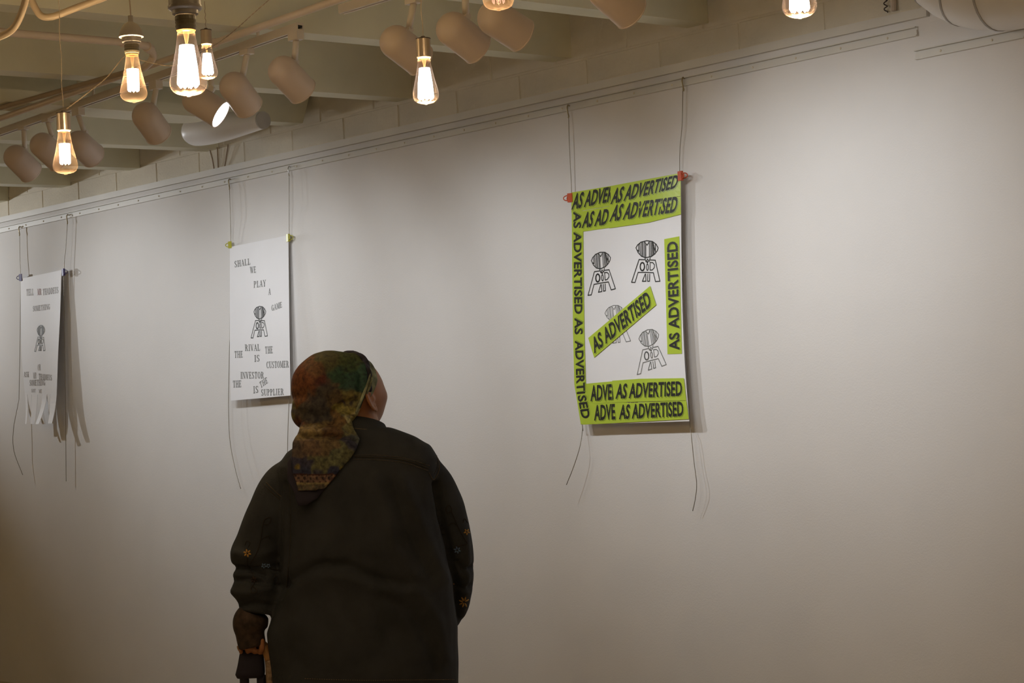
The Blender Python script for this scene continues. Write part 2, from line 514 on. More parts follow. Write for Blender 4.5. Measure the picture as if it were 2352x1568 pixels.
def serif_mesh(s):
    vs, fs, x = [], [], 0.0
    for ch in s:
        if ch == ' ':
            x += 0.5; continue
        w, polys = GL[ch]
        for p in polys:
            o = len(vs)
            vs += [(x + a, b) for a, b in p]
            fs.append(tuple(range(o, o + len(p))))
        x += w + 0.10
    W_ = max(v[0] for v in vs)
    return ([(a / W_, b) for a, b in vs], fs)

def stroke_mesh(lines, w):
    """polylines -> flat ribbons of width w"""
    vs, fs = [], []
    for L in lines:
        for (x0, y0), (x1, y1) in zip(L[:-1], L[1:]):
            dx, dy = x1 - x0, y1 - y0
            l = math.hypot(dx, dy) or 1
            ex, ey = dx / l * w * 0.3, dy / l * w * 0.3
            nx, ny = -dy / l * w / 2, dx / l * w / 2
            o = len(vs)
            vs += [(x0 - ex + nx, y0 - ey + ny), (x0 - ex - nx, y0 - ey - ny), (x1 + ex - nx, y1 + ey - ny), (x1 + ex + nx, y1 + ey + ny)]
            fs.append((o, o + 1, o + 2, o + 3))
    return vs, fs

def ell(cx, cy, rx, ry, n=14):
    return [(cx + rx * math.cos(2 * math.pi * i / n), cy + ry * math.sin(2 * math.pi * i / n)) for i in range(n + 1)]

FIG = [
 [(1018, 960), (1035, 930), (1070, 902), (1130, 888), (1190, 898), (1230, 930), (1250, 968), (1240, 998), (1215, 1030), (1180, 1055), (1120, 1068), (1075, 1050), (1040, 1010), (1018, 960)],
 [(1046, 925), (1048, 1000), (1036, 985)], [(1060, 915), (1064, 1040)], [(1078, 905), (1080, 1052)], [(1090, 900), (1092, 1058)],
 [(1108, 1060), (1108, 900), (1134, 935), (1158, 900), (1158, 1060)], [(1120, 1062), (1120, 930)],
 [(1174, 905), (1174, 1052)], [(1186, 905), (1186, 1048)], [(1198, 1035), (1196, 908), (1222, 1010), (1222, 925)], [(1208, 1030), (1206, 960)],
 [(1112, 1068), (1122, 1110), (1140, 1082), (1155, 1110), (1168, 1068)],
 [(1050, 1085), (1110, 1088)], [(1165, 1092), (1220, 1097), (1268, 1320), (1222, 1322), (1200, 1228), (1120, 1222), (1040, 1220), (1008, 1325), (972, 1322), (1050, 1085)],
 ell(1085, 1160, 20, 40), ell(1085, 1160, 25, 45), ell(1138, 1168, 10, 34), ell(1138, 1115, 5, 7, 8),
 [(1166, 1118), (1166, 1200), (1190, 1198), (1210, 1175), (1212, 1145), (1195, 1122), (1166, 1118)],
 [(1115, 1238), (1085, 1315), (1122, 1315), (1120, 1238)], [(1142, 1240), (1140, 1316), (1160, 1316), (1162, 1240)],
]
def fig_unit():
    X0, X1, Y0, Y1 = 970, 1270, 885, 1326
    return [[((x - X0) / (X1 - X0), (Y1 - y) / (Y1 - Y0)) for x, y in L] for L in FIG]
FIGU = fig_unit()

def quad_map(q, a, b):
    """q: bl, br, tr, tl pixels; (a,b) in the unit square"""
    bl, br, tr, tl = q
    return ((bl[0] * (1 - a) + br[0] * a) * (1 - b) + (tl[0] * (1 - a) + tr[0] * a) * b,
            (bl[1] * (1 - a) + br[1] * a) * (1 - b) + (tl[1] * (1 - a) + tr[1] * a) * b)

def quad3(bl, br, tl):
    return (bl, br, (br[0] + tl[0] - bl[0], br[1] + tl[1] - bl[1]), tl)

class Poster:
    """a sheet hanging in front of the wall; stand(u,v) is its distance from the wall there"""
    def __init__(self, name, label, corners, stand, group):
        self.c = corners                       # tl, tr, br, bl in photo pixels
        self.stand = stand
        tl, tr, br, bl = corners
        base = on_y((bl[0] + br[0]) / 2, (bl[1] + br[1]) / 2, -stand((bl[0] + br[0]) / 2, (bl[1] + br[1]) / 2))
        self.t = thing(name, base, label, 'poster', group)

    def P(self, u, v, eps=0.0):
        return on_y(u, v, -(self.stand(u, v) + eps))

    def sheet(self, left, right, nu=10, thick=0.0012):
        """left/right: pixel polylines of the side edges, top to bottom, same length"""
        Lp, Rp = spline([(a, b, 0) for a, b in left], 4), spline([(a, b, 0) for a, b in right], 4)
        mb = MB()
        n = len(Lp)
        front, back = [], []
        for i in range(n):
            for j in range(nu + 1):
                a = j / nu
                u, v = Lp[i].x * (1 - a) + Rp[i].x * a, Lp[i].y * (1 - a) + Rp[i].y * a
                front.append(self.P(u, v)); back.append(self.P(u, v) + Vector((0, thick, 0)))
        k = n * (nu + 1)
        w = nu + 1
        fs = []
        for i in range(n - 1):
            for j in range(nu):
                a = i * w + j
                fs.append((a, a + w, a + w + 1, a + 1)); fs.append((k + a, k + a + 1, k + a + w + 1, k + a + w))
        ring = [j for j in range(w)] + [i * w + nu for i in range(1, n)] + [(n - 1) * w + j for j in range(nu - 1, -1, -1)] + [i * w for i in range(n - 2, 0, -1)]
        for a, b in zip(ring, ring[1:] + ring[:1]):
            fs.append((a, b, k + b, k + a))
        mb.add(front + back, fs)
        return mb.build('sheet', M['paper'], self.t, smooth=False)

    def flat(self, name, vf, q, material, eps, parent=None):
        vs, fs = vf
        mb = MB()
        mb.add([self.P(*quad_map(q, a, b), eps) for a, b in vs], fs)
        return mb.build(name, material, parent or self.t)

    def strip(self, pts_top, pts_bot, eps, name='tape_strip'):
        """a length of tape between two pixel polylines; subdivided so that it follows the sheet"""
        n = 12
        def samp(pl, t):
            k = t * (len(pl) - 1); i = min(int(k), len(pl) - 2); f = k - i
            return (pl[i][0] * (1 - f) + pl[i + 1][0] * f, pl[i][1] * (1 - f) + pl[i + 1][1] * f)
        mb = MB()
        F, B = [], []
        m_ = 4
        for i in range(n + 1):
            a, b = samp(pts_top, i / n), samp(pts_bot, i / n)
            for j in range(m_ + 1):
                s = j / m_
                u, v = a[0] * (1 - s) + b[0] * s, a[1] * (1 - s) + b[1] * s
                F.append(self.P(u, v, eps)); B.append(self.P(u, v, eps - 0.0004))
        w = m_ + 1; k = len(F)
        fs = []
        for i in range(n):
            for j in range(m_):
                a = i * w + j
                fs.append((a, a + 1, a + w + 1, a + w)); fs.append((k + a, k + a + w, k + a + w + 1, k + a + 1))
        ring = [j for j in range(w)] + [i * w + m_ for i in range(1, n + 1)] + [n * w + j for j in range(m_ - 1, -1, -1)] + [i * w for i in range(n - 1, 0, -1)]
        for a, b in zip(ring, ring[1:] + ring[:1]):
            fs.append((a, b, k + b, k + a))
        mb.add(F + B, fs)
        return mb.build(name, M['lime'], self.t)

    def letters(self, s, q, eps, parent, shadow=(2.2, 2.4), sh=True):
        v = font_mesh(s)
        if sh:
            q2 = tuple((p[0] + shadow[0], p[1] + shadow[1]) for p in q)
            self.flat('lettering_shadow', v, q2, M['hatch'], eps + 0.0003, parent)
        return self.flat('lettering', v, q, M['ink'], eps + 0.0006, parent)

    def word(self, s, bl, br, tl, material=None, eps=0.0008):
        o = self.flat('printed_word', serif_mesh(s), quad3(bl, br, tl), material or M['ink_soft'], eps)
        return o

    def figure(self, q, material, w=0.026, eps=0.0008):
        return self.flat('stamped_figure', stroke_mesh(FIGU, w), q, material, eps)

# --- the big poster with lime tape
P1 = Poster('poster', 'white poster bordered with lime tape lettered AS ADVERTISED', ((1312, 443), (1563, 397), (1583, 967), (1335, 975)),
            lambda u, v: 0.042 + 0.012 * max(0.0, (v - 420) / 550.0) ** 1.5 + 0.010 * math.sin((u - 1312) / 260.0 * math.pi) * max(0, 1 - abs(v - 470) / 140.0), 'posters on the gallery wall')
P1.sheet([(1312, 443), (1313, 600), (1316, 760), (1319, 880), (1335, 975)], [(1564, 397), (1564.5, 540), (1567, 700), (1573, 840), (1583, 967)])
E = 0.0016
s1 = P1.strip([(1312, 442), (1420, 424)], [(1312.5, 488), (1422, 469)], E)
P1.letters('AS ADVERTISED', ((1312, 482), (1456, 452), (1463, 416), (1319, 444)), E, s1)
s1b = P1.strip([(1402, 427), (1563.5, 397)], [(1403, 473), (1563.5, 450)], 2 * E)
P1.letters('AS ADVERTISED', ((1401.5, 469.5), (1553, 432), (1561, 400), (1411, 432)), 2 * E, s1b)
s2 = P1.strip([(1313, 489), (1420, 470)], [(1337, 532), (1420, 520)], E + 0.0004)
P1.letters('AS ADVERTISED', ((1335.5, 524.5), (1481, 502), (1488, 465), (1343, 487)), E + 0.0004, s2)
s2b = P1.strip([(1400, 471), (1563.5, 451)], [(1399, 524), (1489, 511), (1564, 492)], 2 * E + 0.0004)
P1.letters('AS ADVERTISED', ((1399, 509.5), (1552, 487.5), (1559, 450), (1410, 470)), 2 * E + 0.0004, s2b)
s3 = P1.strip([(1313, 486), (1314, 600), (1316, 760), (1319, 882), (1334, 974)], [(1339, 484), (1340, 600), (1342, 760), (1345.5, 880), (1361, 973)], E + 0.0008)
P1.letters('AS ADVERTISED AS', ((1316.5, 486), (1319.5, 768), (1338.5, 768), (1334, 486)), E + 0.0008, s3, (2, -2))
P1.letters('ADVERTI', ((1320, 782), (1324.5, 905), (1344, 903), (1338.5, 782)), E + 0.0008, s3, (2, -2))
P1.letters('SED', ((1326, 909), (1336, 962), (1356, 959), (1345, 907)), E + 0.0008, s3, (2, -2))
s4 = P1.strip([(1525.5, 549), (1560, 542.5)], [(1533, 813), (1566, 812)], E)
P1.letters('AS ADVERTISED', ((1561, 803), (1556.5, 553), (1531.5, 556), (1537, 806)), E, s4, (2.5, 1.5))
s5 = P1.strip([(1351, 776), (1493, 656.5)], [(1364.5, 821), (1507, 700)], 2 * E)
P1.letters('AS ADVERTISED', ((1365, 812), (1497, 702), (1487, 666), (1358, 778)), 2 * E, s5, (2.5, 2))
s6 = P1.strip([(1345, 881), (1405, 875.5), (1440, 873)], [(1351, 928), (1440, 922)], E)
P1.letters('ADVERTISED', ((1356, 921.5), (1466, 914), (1464, 877), (1357, 884.5)), E, s6)
s6b = P1.strip([(1406, 874), (1470, 869.5), (1570.5, 868)], [(1410, 924), (1576, 919)], 2 * E)
P1.letters('AS ADVERTISED', ((1413.5, 916), (1566.5, 909), (1566, 874.5), (1417, 881)), 2 * E, s6b)
s7 = P1.strip([(1351, 928), (1440, 923)], [(1338, 975), (1440, 970)], E + 0.0003)
P1.letters('ADVERTISED', ((1364.5, 966), (1473, 959.5), (1471, 922), (1365, 930)), E + 0.0003, s7)
s7b = P1.strip([(1412, 926), (1576, 920)], [(1416, 971), (1582, 962)], 2 * E + 0.0003)
P1.letters('AS ADVERTISED', ((1421.5, 963), (1570, 955.5), (1568.5, 921), (1424, 929)), 2 * E + 0.0003, s7b)
P1.figure(((1350, 679), (1414, 664), (1404, 574), (1349, 584)), M['ink'])
P1.figure(((1450, 649), (1516, 647), (1516, 551), (1450, 553)), M['ink'])
P1.figure(((1382, 794), (1449, 784), (1434, 696), (1380, 706)), M['ink_soft'], 0.018)
P1.figure(((1463, 861), (1531, 838), (1513, 750), (1457, 764)), M['ink_soft'], 0.021)

# --- middle poster
z6 = lambda x, y: (440 + x / 3.563, 520 + y / 3.563)
P2 = Poster('poster', 'white poster printed SHALL WE PLAY A GAME above the headscarf', ((528, 567), (662, 540), (667, 908), (531, 920)),
            lambda u, v: 0.022 + 0.026 * max(0.0, (v - 550) / 360.0), 'posters on the gallery wall')
P2.sheet([(528, 567), (528, 690), (528, 810), (530, 920)], [(662, 540), (663.5, 670), (665, 790), (667, 908)])
for s, a, b, c in [('SHALL', (352, 335), (480, 312), (350, 283)), ('WE', (480, 383), (527, 378), (478, 330)), ('PLAY', (508, 502), (608, 490), (508, 448)),
                   ('A', (628, 560), (648, 558), (628, 508)), ('GAME', (655, 692), (740, 662), (652, 645)), ('RIVAL', (437, 1018), (560, 1016), (435, 965)),
                   ('THE', (350, 1075), (418, 1072), (350, 1020)), ('IS', (513, 1108), (555, 1104), (512, 1053)), ('THE', (602, 1040), (664, 1036), (600, 983)),
                   ('CUSTOMER', (613, 1160), (797, 1153), (612, 1105)), ('INVESTOR', (400, 1245), (592, 1243), (400, 1190)), ('THE', (338, 1318), (406, 1314), (337, 1262)),
                   ('IS', (505, 1365), (545, 1360), (503, 1308)), ('THE', (565, 1322), (625, 1278), (553, 1275)), ('SUPPLIER', (570, 1385), (756, 1378), (568, 1332))]:
    P2.word(s, z6(*a), z6(*b), z6(*c))
P2.figure((z6(485, 914), z6(622, 898), z6(614, 648), z6(490, 655)), M['ink'], 0.028)

# --- far poster with tear-off strips
z7 = lambda x, y: (x / 2.531, 500 + y / 2.531)
P3 = Poster('poster', 'white poster with a fringe of tear-off strips along its bottom', ((47, 640), (141, 620), (130, 906), (57, 906)),
            lambda u, v: 0.03 + 0.05 * max(0.0, (v - 625) / 345.0), 'posters on the gallery wall')
P3.sheet([(47, 640), (48, 730), (50, 820), (57, 906)], [(141, 620), (138, 720), (133.5, 810), (130, 906)])
for s, a, b, c, mm in [('TELL', (153, 453), (195, 450), (153, 415), 'ink_brown'), ('MR', (217, 450), (241, 448), (217, 413), 'ink_red'), ('THADDEUS', (248, 450), (338, 438), (248, 413), 'ink_brown'),
                       ('SOMETHING', (191, 545), (290, 532), (191, 513), 'ink_brown'), ('OR', (218, 888), (236, 886), (218, 852), 'ink_faint'),
                       ('ASK', (138, 926), (169, 926), (138, 895), 'ink_brown'), ('MR', (192, 936), (212, 934), (192, 900), 'ink_faint'), ('THADDEUS', (224, 938), (300, 946), (224, 905), 'ink_brown'),
                       ('SOMETHING', (172, 976), (262, 974), (172, 942), 'ink_brown'), ('NOT', (181, 1015), (206, 1015), (181, 994), 'ink_faint'), ('ME', (225, 1018), (243, 1018), (225, 996), 'ink_faint')]:
    P3.word(s, z7(*a), z7(*b), z7(*c), M[mm])
P3.figure((z7(200, 777), z7(262, 773), z7(264, 622), z7(206, 626)), M['ink_soft'], 0.035)
# strips: (top-left u, top-right u, bottom-left u, bottom-right u, swing)
for k, (a, b, c, d, vb, sw) in enumerate([(57, 62.5, 65, 68.5, 973, 0.02), (63, 72.5, 66, 72, 974, -0.01), (73, 86, 73.5, 83.5, 973, 0.01), (86.5, 97, 89, 97, 974, -0.02),
                                          (97.5, 108, 94.5, 101.5, 973, 0.035), (108.5, 115, 110.5, 117, 972, -0.015), (115.5, 130, 117.5, 126.5, 972, 0.02)]):
    mb = MB()
    F, B = [], []
    n = 6
    for i in range(n + 1):
        f = i / n
        v = 904 + (vb - 904) * f
        for e in (0, 1):
            u = (a, b)[e] * (1 - f) + (c, d)[e] * f
            p = P3.P(u, v, 0.0) + Vector((0, -0.0 - sw * f * f, 0))
            F.append(p); B.append(p + Vector((0, 0.0012, 0)))
    kk = len(F)
    fs = []
    for i in range(n):
        q = i * 2
        fs += [(q, q + 2, q + 3, q + 1), (kk + q, kk + q + 1, kk + q + 3, kk + q + 2), (q, kk + q, kk + q + 2, q + 2), (q + 1, q + 3, kk + q + 3, kk + q + 1)]
    fs += [(0, 1, kk + 1, kk), (2 * n, kk + 2 * n, kk + 2 * n + 1, 2 * n + 1)]
    mb.add(F + B, fs)
    mb.build('tear_strip', M['paper'], P3.t)

# ------------------------------------------------------------------ hanging wires, hooks and clips
def hanging_wire(hook_uv, path, below, label, hookmat='hook', y0=-0.022):
    """path: pixels from hook to clip; below: pixels of the loose end under the poster"""
    pts = [(u, v, y) for u, v, y in path]
    h = on_y(*hook_uv, y0)
    t = thing('hanging_wire', h, label, 'wire', 'wires hanging the posters from the rail')
    W3 = [on_y(u, v, y) for u, v, y in pts + below]
    MB().tube(spline(W3, 6), 0.0016, 6).build('wire', M['wire'], t, smooth=True)
    s = 0.012
    hp = [h + Vector((0, 0.010, 0.034)), h + Vector((0, 0.001, 0.036)), h + Vector((0, -0.004, 0.024)), h + Vector((0, -0.002, 0.006)), h + Vector((0.005, -0.003, -0.010)), h + Vector((0.003, -0.004, -0.016))]
    MB().tube(spline(hp, 5), 0.0032, 8).build('hook', M[hookmat], t, smooth=True)
    return t

G_CLIP = 'binder clips on the poster corners'
hanging_wire((1305, 262), [(1306, 262, -0.024), (1308, 340, -0.03), (1313, 445, -0.024), (1322, 700, -0.022), (1337, 965, -0.022)],
             [(1338, 985, -0.03), (1332, 1025, -0.06), (1318, 1070, -0.07), (1301, 1113, -0.075)], 'thin wire on the left edge of the lime-taped poster')
hanging_wire((1569, 200), [(1568.5, 200, -0.024), (1567, 280, -0.03), (1561, 395, -0.024), (1572, 700, -0.022), (1584, 960, -0.022)],
             [(1588, 1000, -0.03), (1594, 1060, -0.035), (1600, 1110, -0.04), (1597, 1145, -0.035), (1591, 1173, -0.03)], 'thin wire on the right edge of the lime-taped poster')
hanging_wire((527, 428), [(527, 428, -0.024), (529, 500, -0.026), (530, 565, -0.018), (528, 760, -0.02)],
             [(527, 800, -0.03), (525, 930, -0.03), (528, 1010, -0.035), (540, 1075, -0.04), (553, 1122, -0.045)], 'thin wire on the left edge of the SHALL WE PLAY poster')
hanging_wire((664, 400), [(664, 400, -0.024), (664, 470, -0.026), (664, 545, -0.018), (664, 760, -0.02)],
             [(664, 905, -0.026), (661, 1000, -0.026), (660, 1060, -0.026)], 'thin wire with a bright chrome hook beside the SHALL WE PLAY poster', 'hook_bright')
hanging_wire((45, 535), [(45, 535, -0.024), (45.5, 590, -0.026), (47, 638, -0.028), (46, 780, -0.03), (44, 900, -0.03)],
             [(42, 925, -0.04), (31, 985, -0.06), (32, 1035, -0.06), (52, 1090, -0.04)], 'thin bowed wire on the left edge of the fringed poster')
hanging_wire((155, 508), [(155, 508, -0.024), (151, 570, -0.026), (147, 625, -0.028), (149, 800, -0.026)],
             [(151, 1000, -0.026), (151.5, 1060, -0.026), (152, 1105, -0.026)], 'straight thin wire on the right edge of the fringed poster')

def binder_clip(u, v, y, side, material, label, size=0.022):
    """side -1: the clip's handles point left, +1: right"""
    c = on_y(u, v, y)
    t = thing('binder_clip', c, label, 'clip', G_CLIP)
    mb = MB()
    s = side
    w = size * 0.75
    # wedge-shaped spring body closing on the sheet
    prof = [(-0.45 * s * size, -0.0018), (-0.45 * s * size, 0.0018), (0.45 * s * size, 0.0065), (0.45 * s * size, -0.0065)]
    vs = [c + Vector((x, yy, zz_)) for zz_ in (-w, w) for x, yy in prof]
    mb.add(vs, [(0, 1, 2, 3), (7, 6, 5, 4), (0, 4, 5, 1), (1, 5, 6, 2), (2, 6, 7, 3), (3, 7, 4, 0)])
    mb.build('spring_body', material, t)
    for yy in (-1, 1):
        loop = []
        for i in range(13):
            a = math.pi * i / 12
            loop.append(c + Vector((s * (0.45 * size + size * 0.75 * math.sin(a) ** 0.8), yy * (0.004 + 0.006 * math.sin(a)), -math.cos(a) * w * 0.55)))
        MB().tube(loop, 0.0022, 6).build('handle', material, t, smooth=True)
    return t
binder_clip(1310, 454, -0.046, -1, M['clip_red'], 'orange red binder clip on the left corner of the lime-taped poster', 0.024)
binder_clip(1562, 404, -0.046, 1, M['clip_red'], 'orange red binder clip on the right corner of the lime-taped poster', 0.024)
binder_clip(529, 562, -0.024, -1, M['clip_yel'], 'yellow binder clip on the left corner of the SHALL WE PLAY poster')
binder_clip(661, 546, -0.024, 1, M['clip_yel'], 'yellow binder clip on the right corner of the SHALL WE PLAY poster', 0.024)
binder_clip(48, 637, -0.034, -1, M['clip_pur'], 'purple binder clip on the left corner of the fringed poster', 0.026)
binder_clip(145, 625, -0.034, 1, M['clip_pur'], 'purple binder clip on the right corner of the fringed poster', 0.026)

# ------------------------------------------------------------------ track lights
def track(P0, P1_, label, slot=True):
    a, b = Vector(P0), Vector(P1_)
    d = (b - a).normalized()
    side = Vector((0, 0, 1)).cross(d).normalized()
    up = d.cross(side).normalized()
    if up.z < 0: up = -up
    t = thing('lighting_track', (a + b) / 2, label, 'track', 'lighting tracks under the joists')
    h = (b - a).length / 2
    c = (a + b) / 2
    mb = MB()
    mb.obox(c + up * 0.017, d * h, side * 0.0135, up * 0.004)
    for s in (-1, 1):
        mb.obox(c + side * s * 0.0115 + up * 0.003, d * h, side * 0.0022, up * 0.010)
        mb.obox(c + side * s * 0.0085 - up * 0.0065, d * h, side * 0.003, up * 0.0012)
    mb.build('channel', M['track'], t)
    MB().obox(c + up * 0.0085, d * (h - 0.002), side * 0.009, up * 0.003).build('conductor_slot', M['slot'], t)
    for k in (-0.8, -0.35, 0.1, 0.55, 0.92):
        p = c + d * h * k
        ztop = JZ + JS * (YB - p.y)
        if ztop > p.z + 0.03:
            MB().tube([p + up * 0.02, Vector((p.x, p.y, ztop + 0.02))], 0.006, 8).build('hanger_rod', M['track'], t)
    return a, b, d

G_HEAD = 'cylinder spotlights on the tracks'
def spotlight(cpx, depth, aim, stem_px, label, power=1.0, dia=0.107, length=0.160, size=76, adir=None):
    """cpx: pixel of the housing centre; aim: point the lamp looks at; stem_px: pixel of the adapter under the track"""
    C = at_depth(cpx[0], cpx[1], depth)
    ax = (Vector(aim) - C).normalized() if adir is None else Vector(adir).normalized()
    A = at_depth(stem_px[0], stem_px[1], depth)
    A = Vector((A.x, A.y, A.z))
    t = thing('track_spotlight', A, label, 'spotlight', G_HEAD)
    R = dia / 2
    L = length
    prof = []
    back = -L / 2
    for i in range(9):
        a = math.pi / 2 * i / 8
        prof.append((R * math.sin(a), back + R * 0.95 * (1 - math.cos(a))))
    prof += [(R, L / 2 - 0.004), (R + 0.0015, L / 2 - 0.003), (R + 0.0015, L / 2), (R - 0.002, L / 2)]
    prof += [(R - 0.003, L / 2 - 0.022), (R - 0.004, L / 2 - 0.022)]
    hs = MB().lathe(prof, C, ax, 32).build('housing', M['head'], t)
    autosmooth(hs, 50)
    MB().lathe([(0.0001, L / 2 - 0.014), (R * 0.55, L / 2 - 0.016), (R - 0.0035, L / 2 - 0.021)], C, ax, 24).build('lamp_lens', M['lens'], t, smooth=True)
    # stem from the adapter down to a knuckle on the housing
    side = ax.cross(Vector((0, 0, 1))).normalized()
    top = side.cross(ax).normalized()
    if top.z < 0: top = -top
    K = C + top * (R + 0.010) + ax * 0.0
    MB().obox(A + Vector((0, 0, 0.016)), (0.026, 0, 0), (0, 0.015, 0), (0, 0, 0.017)).build('track_adapter', M['track'], t)
    MB().tube([A + Vector((0, 0, 0.0)), A * 0.5 + K * 0.5, K], 0.011, 10).build('stem', M['track'], t, smooth=True)
    kn = MB().lathe([(0.0001, -0.012), (0.011, -0.012), (0.011, 0.012), (0.0001, 0.012)], K, side, 12)
    kn.obox(C + top * (R + 0.002), ax * 0.012, side * 0.006, top * 0.010)
    kn.build('knuckle', M['track'], t)
    ld = bpy.data.lights.new('spot_lamp', 'SPOT')
    ld.energy = SPOT_W * power
    ld.color = SPOT_COL
    ld.spot_size = math.radians(size)
    ld.spot_blend = 1.0
    ld.shadow_soft_size = 0.022
    lo = bpy.data.objects.new('spot_lamp', ld)
    COL.objects.link(lo)
    lo.parent = t
    lo.location = C + ax * (L / 2 - 0.004) - t.location
    lo.rotation_euler = (-ax).to_track_quat('Z', 'Y').to_euler()
    return t

def wallpt(u, v):
    return on_y(u, v, 0.0)

# first track, over the near left
ZT = 2.742
tr_r = on_z(690, 66, ZT)
tr_l = on_z(0, 308, ZT)
d_ = (tr_l - tr_r)
print('TRACK1', tr_r, tr_l, 'JZ', JZ, 'rails', rail_top, trim_top)
track(tr_l + d_ * 1.8, tr_r, 'cream lighting track carrying the left row of spotlights')
def depth_of(p): return (Vector(p) - CAM).dot(FWD)
def tdepth(u):
    lo_, hi_ = tr_l + d_ * 0.5, tr_r
    best = None
    for i in range(401):
        p = lo_ * (1 - i / 400) + hi_ * (i / 400)
        c_ = p - CAM
        uu = CXP + FPX * c_.dot(RIGHT) / c_.dot(FWD)
        if best is None or abs(uu - u) < best[0]: best = (abs(uu - u), c_.dot(FWD))
    return best[1]
spotlight((663, 176), tdepth(680), wallpt(1290, 840), (680, 92), 'spotlight at the right end of the left track', 1.25)
spotlight((547, 211), tdepth(565), wallpt(1030, 880), (567, 125), 'spotlight right of the one with its glowing lens in view', 0.95)
spotlight((466, 238), tdepth(480), None, (482, 160), 'spotlight turned sideways showing its glowing white lens', 1.5, adir=RIGHT * 0.82 + DOWN * 0.50 - FWD * 0.15)
spotlight((343, 277), tdepth(358), wallpt(770, 880), (358, 205), 'spotlight between the dome-socket bulb and the white duct', 1.1)
spotlight((190, 337), tdepth(180), wallpt(420, 800), (180, 265), 'spotlight half hidden to the right of the lowest pendant bulb', 0.5, adir=RIGHT * 0.30 + DOWN * 0.36 + FWD * 0.88)
spotlight((108, 343), tdepth(108), wallpt(640, 840), (110, 280), 'spotlight half hidden to the left of the lowest pendant bulb', 0.5)
spotlight((46, 370), tdepth(52), wallpt(520, 850), (55, 298), 'leftmost spotlight on the left track', 0.6)
for k, (f, tu, tv, pw) in enumerate([(0.45, 330, 760, 0.6), (1.1, 560, 740, 1.25), (1.65, 170, 740, 3.6)]):
    A_ = tr_l + d_ * f
    c_ = A_ - CAM; z_ = c_.dot(FWD)
    uu, vv = CXP + FPX * c_.dot(RIGHT) / z_, CYP + FPX * c_.dot(DOWN) / z_
    spotlight((uu - 8, vv + 66), z_, wallpt(tu, tv), (uu, vv - 4), 'spotlight out of view, %s past the left edge of the frame' % ['nearest', 'second', 'furthest'][k], pw)

# second track, nearer, top centre
t2_l = on_z(785, 27, ZT)
t2_r = Vector((t2_l.x + 4.2, t2_l.y + 0.0, t2_l.z))
track(t2_l, t2_r, 'cream lighting track end at the top centre of the picture')
print('TRACK2', t2_l)
def d2(u): 
    best = None
    for i in range(401):
        p = t2_l * (1 - i / 400) + t2_r * (i / 400)
        c_ = p - CAM
        uu = CXP + FPX * c_.dot(RIGHT) / c_.dot(FWD)
        if best is None or abs(uu - u) < best[0]: best = (abs(uu - u), c_.dot(FWD))
    return best[1]
spotlight((925, 108), d2(950), wallpt(1700, 700), (950, 8), 'spotlight behind the central pendant bulb', 0.4)
spotlight((1056, 79), d2(1070), wallpt(1850, 690), (1068, -25), 'middle spotlight right of the central pendant bulb', 0.65)
spotlight((1153, 52), d2(1165), wallpt(2000, 600), (1165, -50), 'spotlight behind the pendant bulb cut by the top edge', 0.85)
spotlight((1408, -8), d2(1420), wallpt(2200, 700), (1420, -110), 'spotlight whose rim just dips in at the top edge', 0.65)

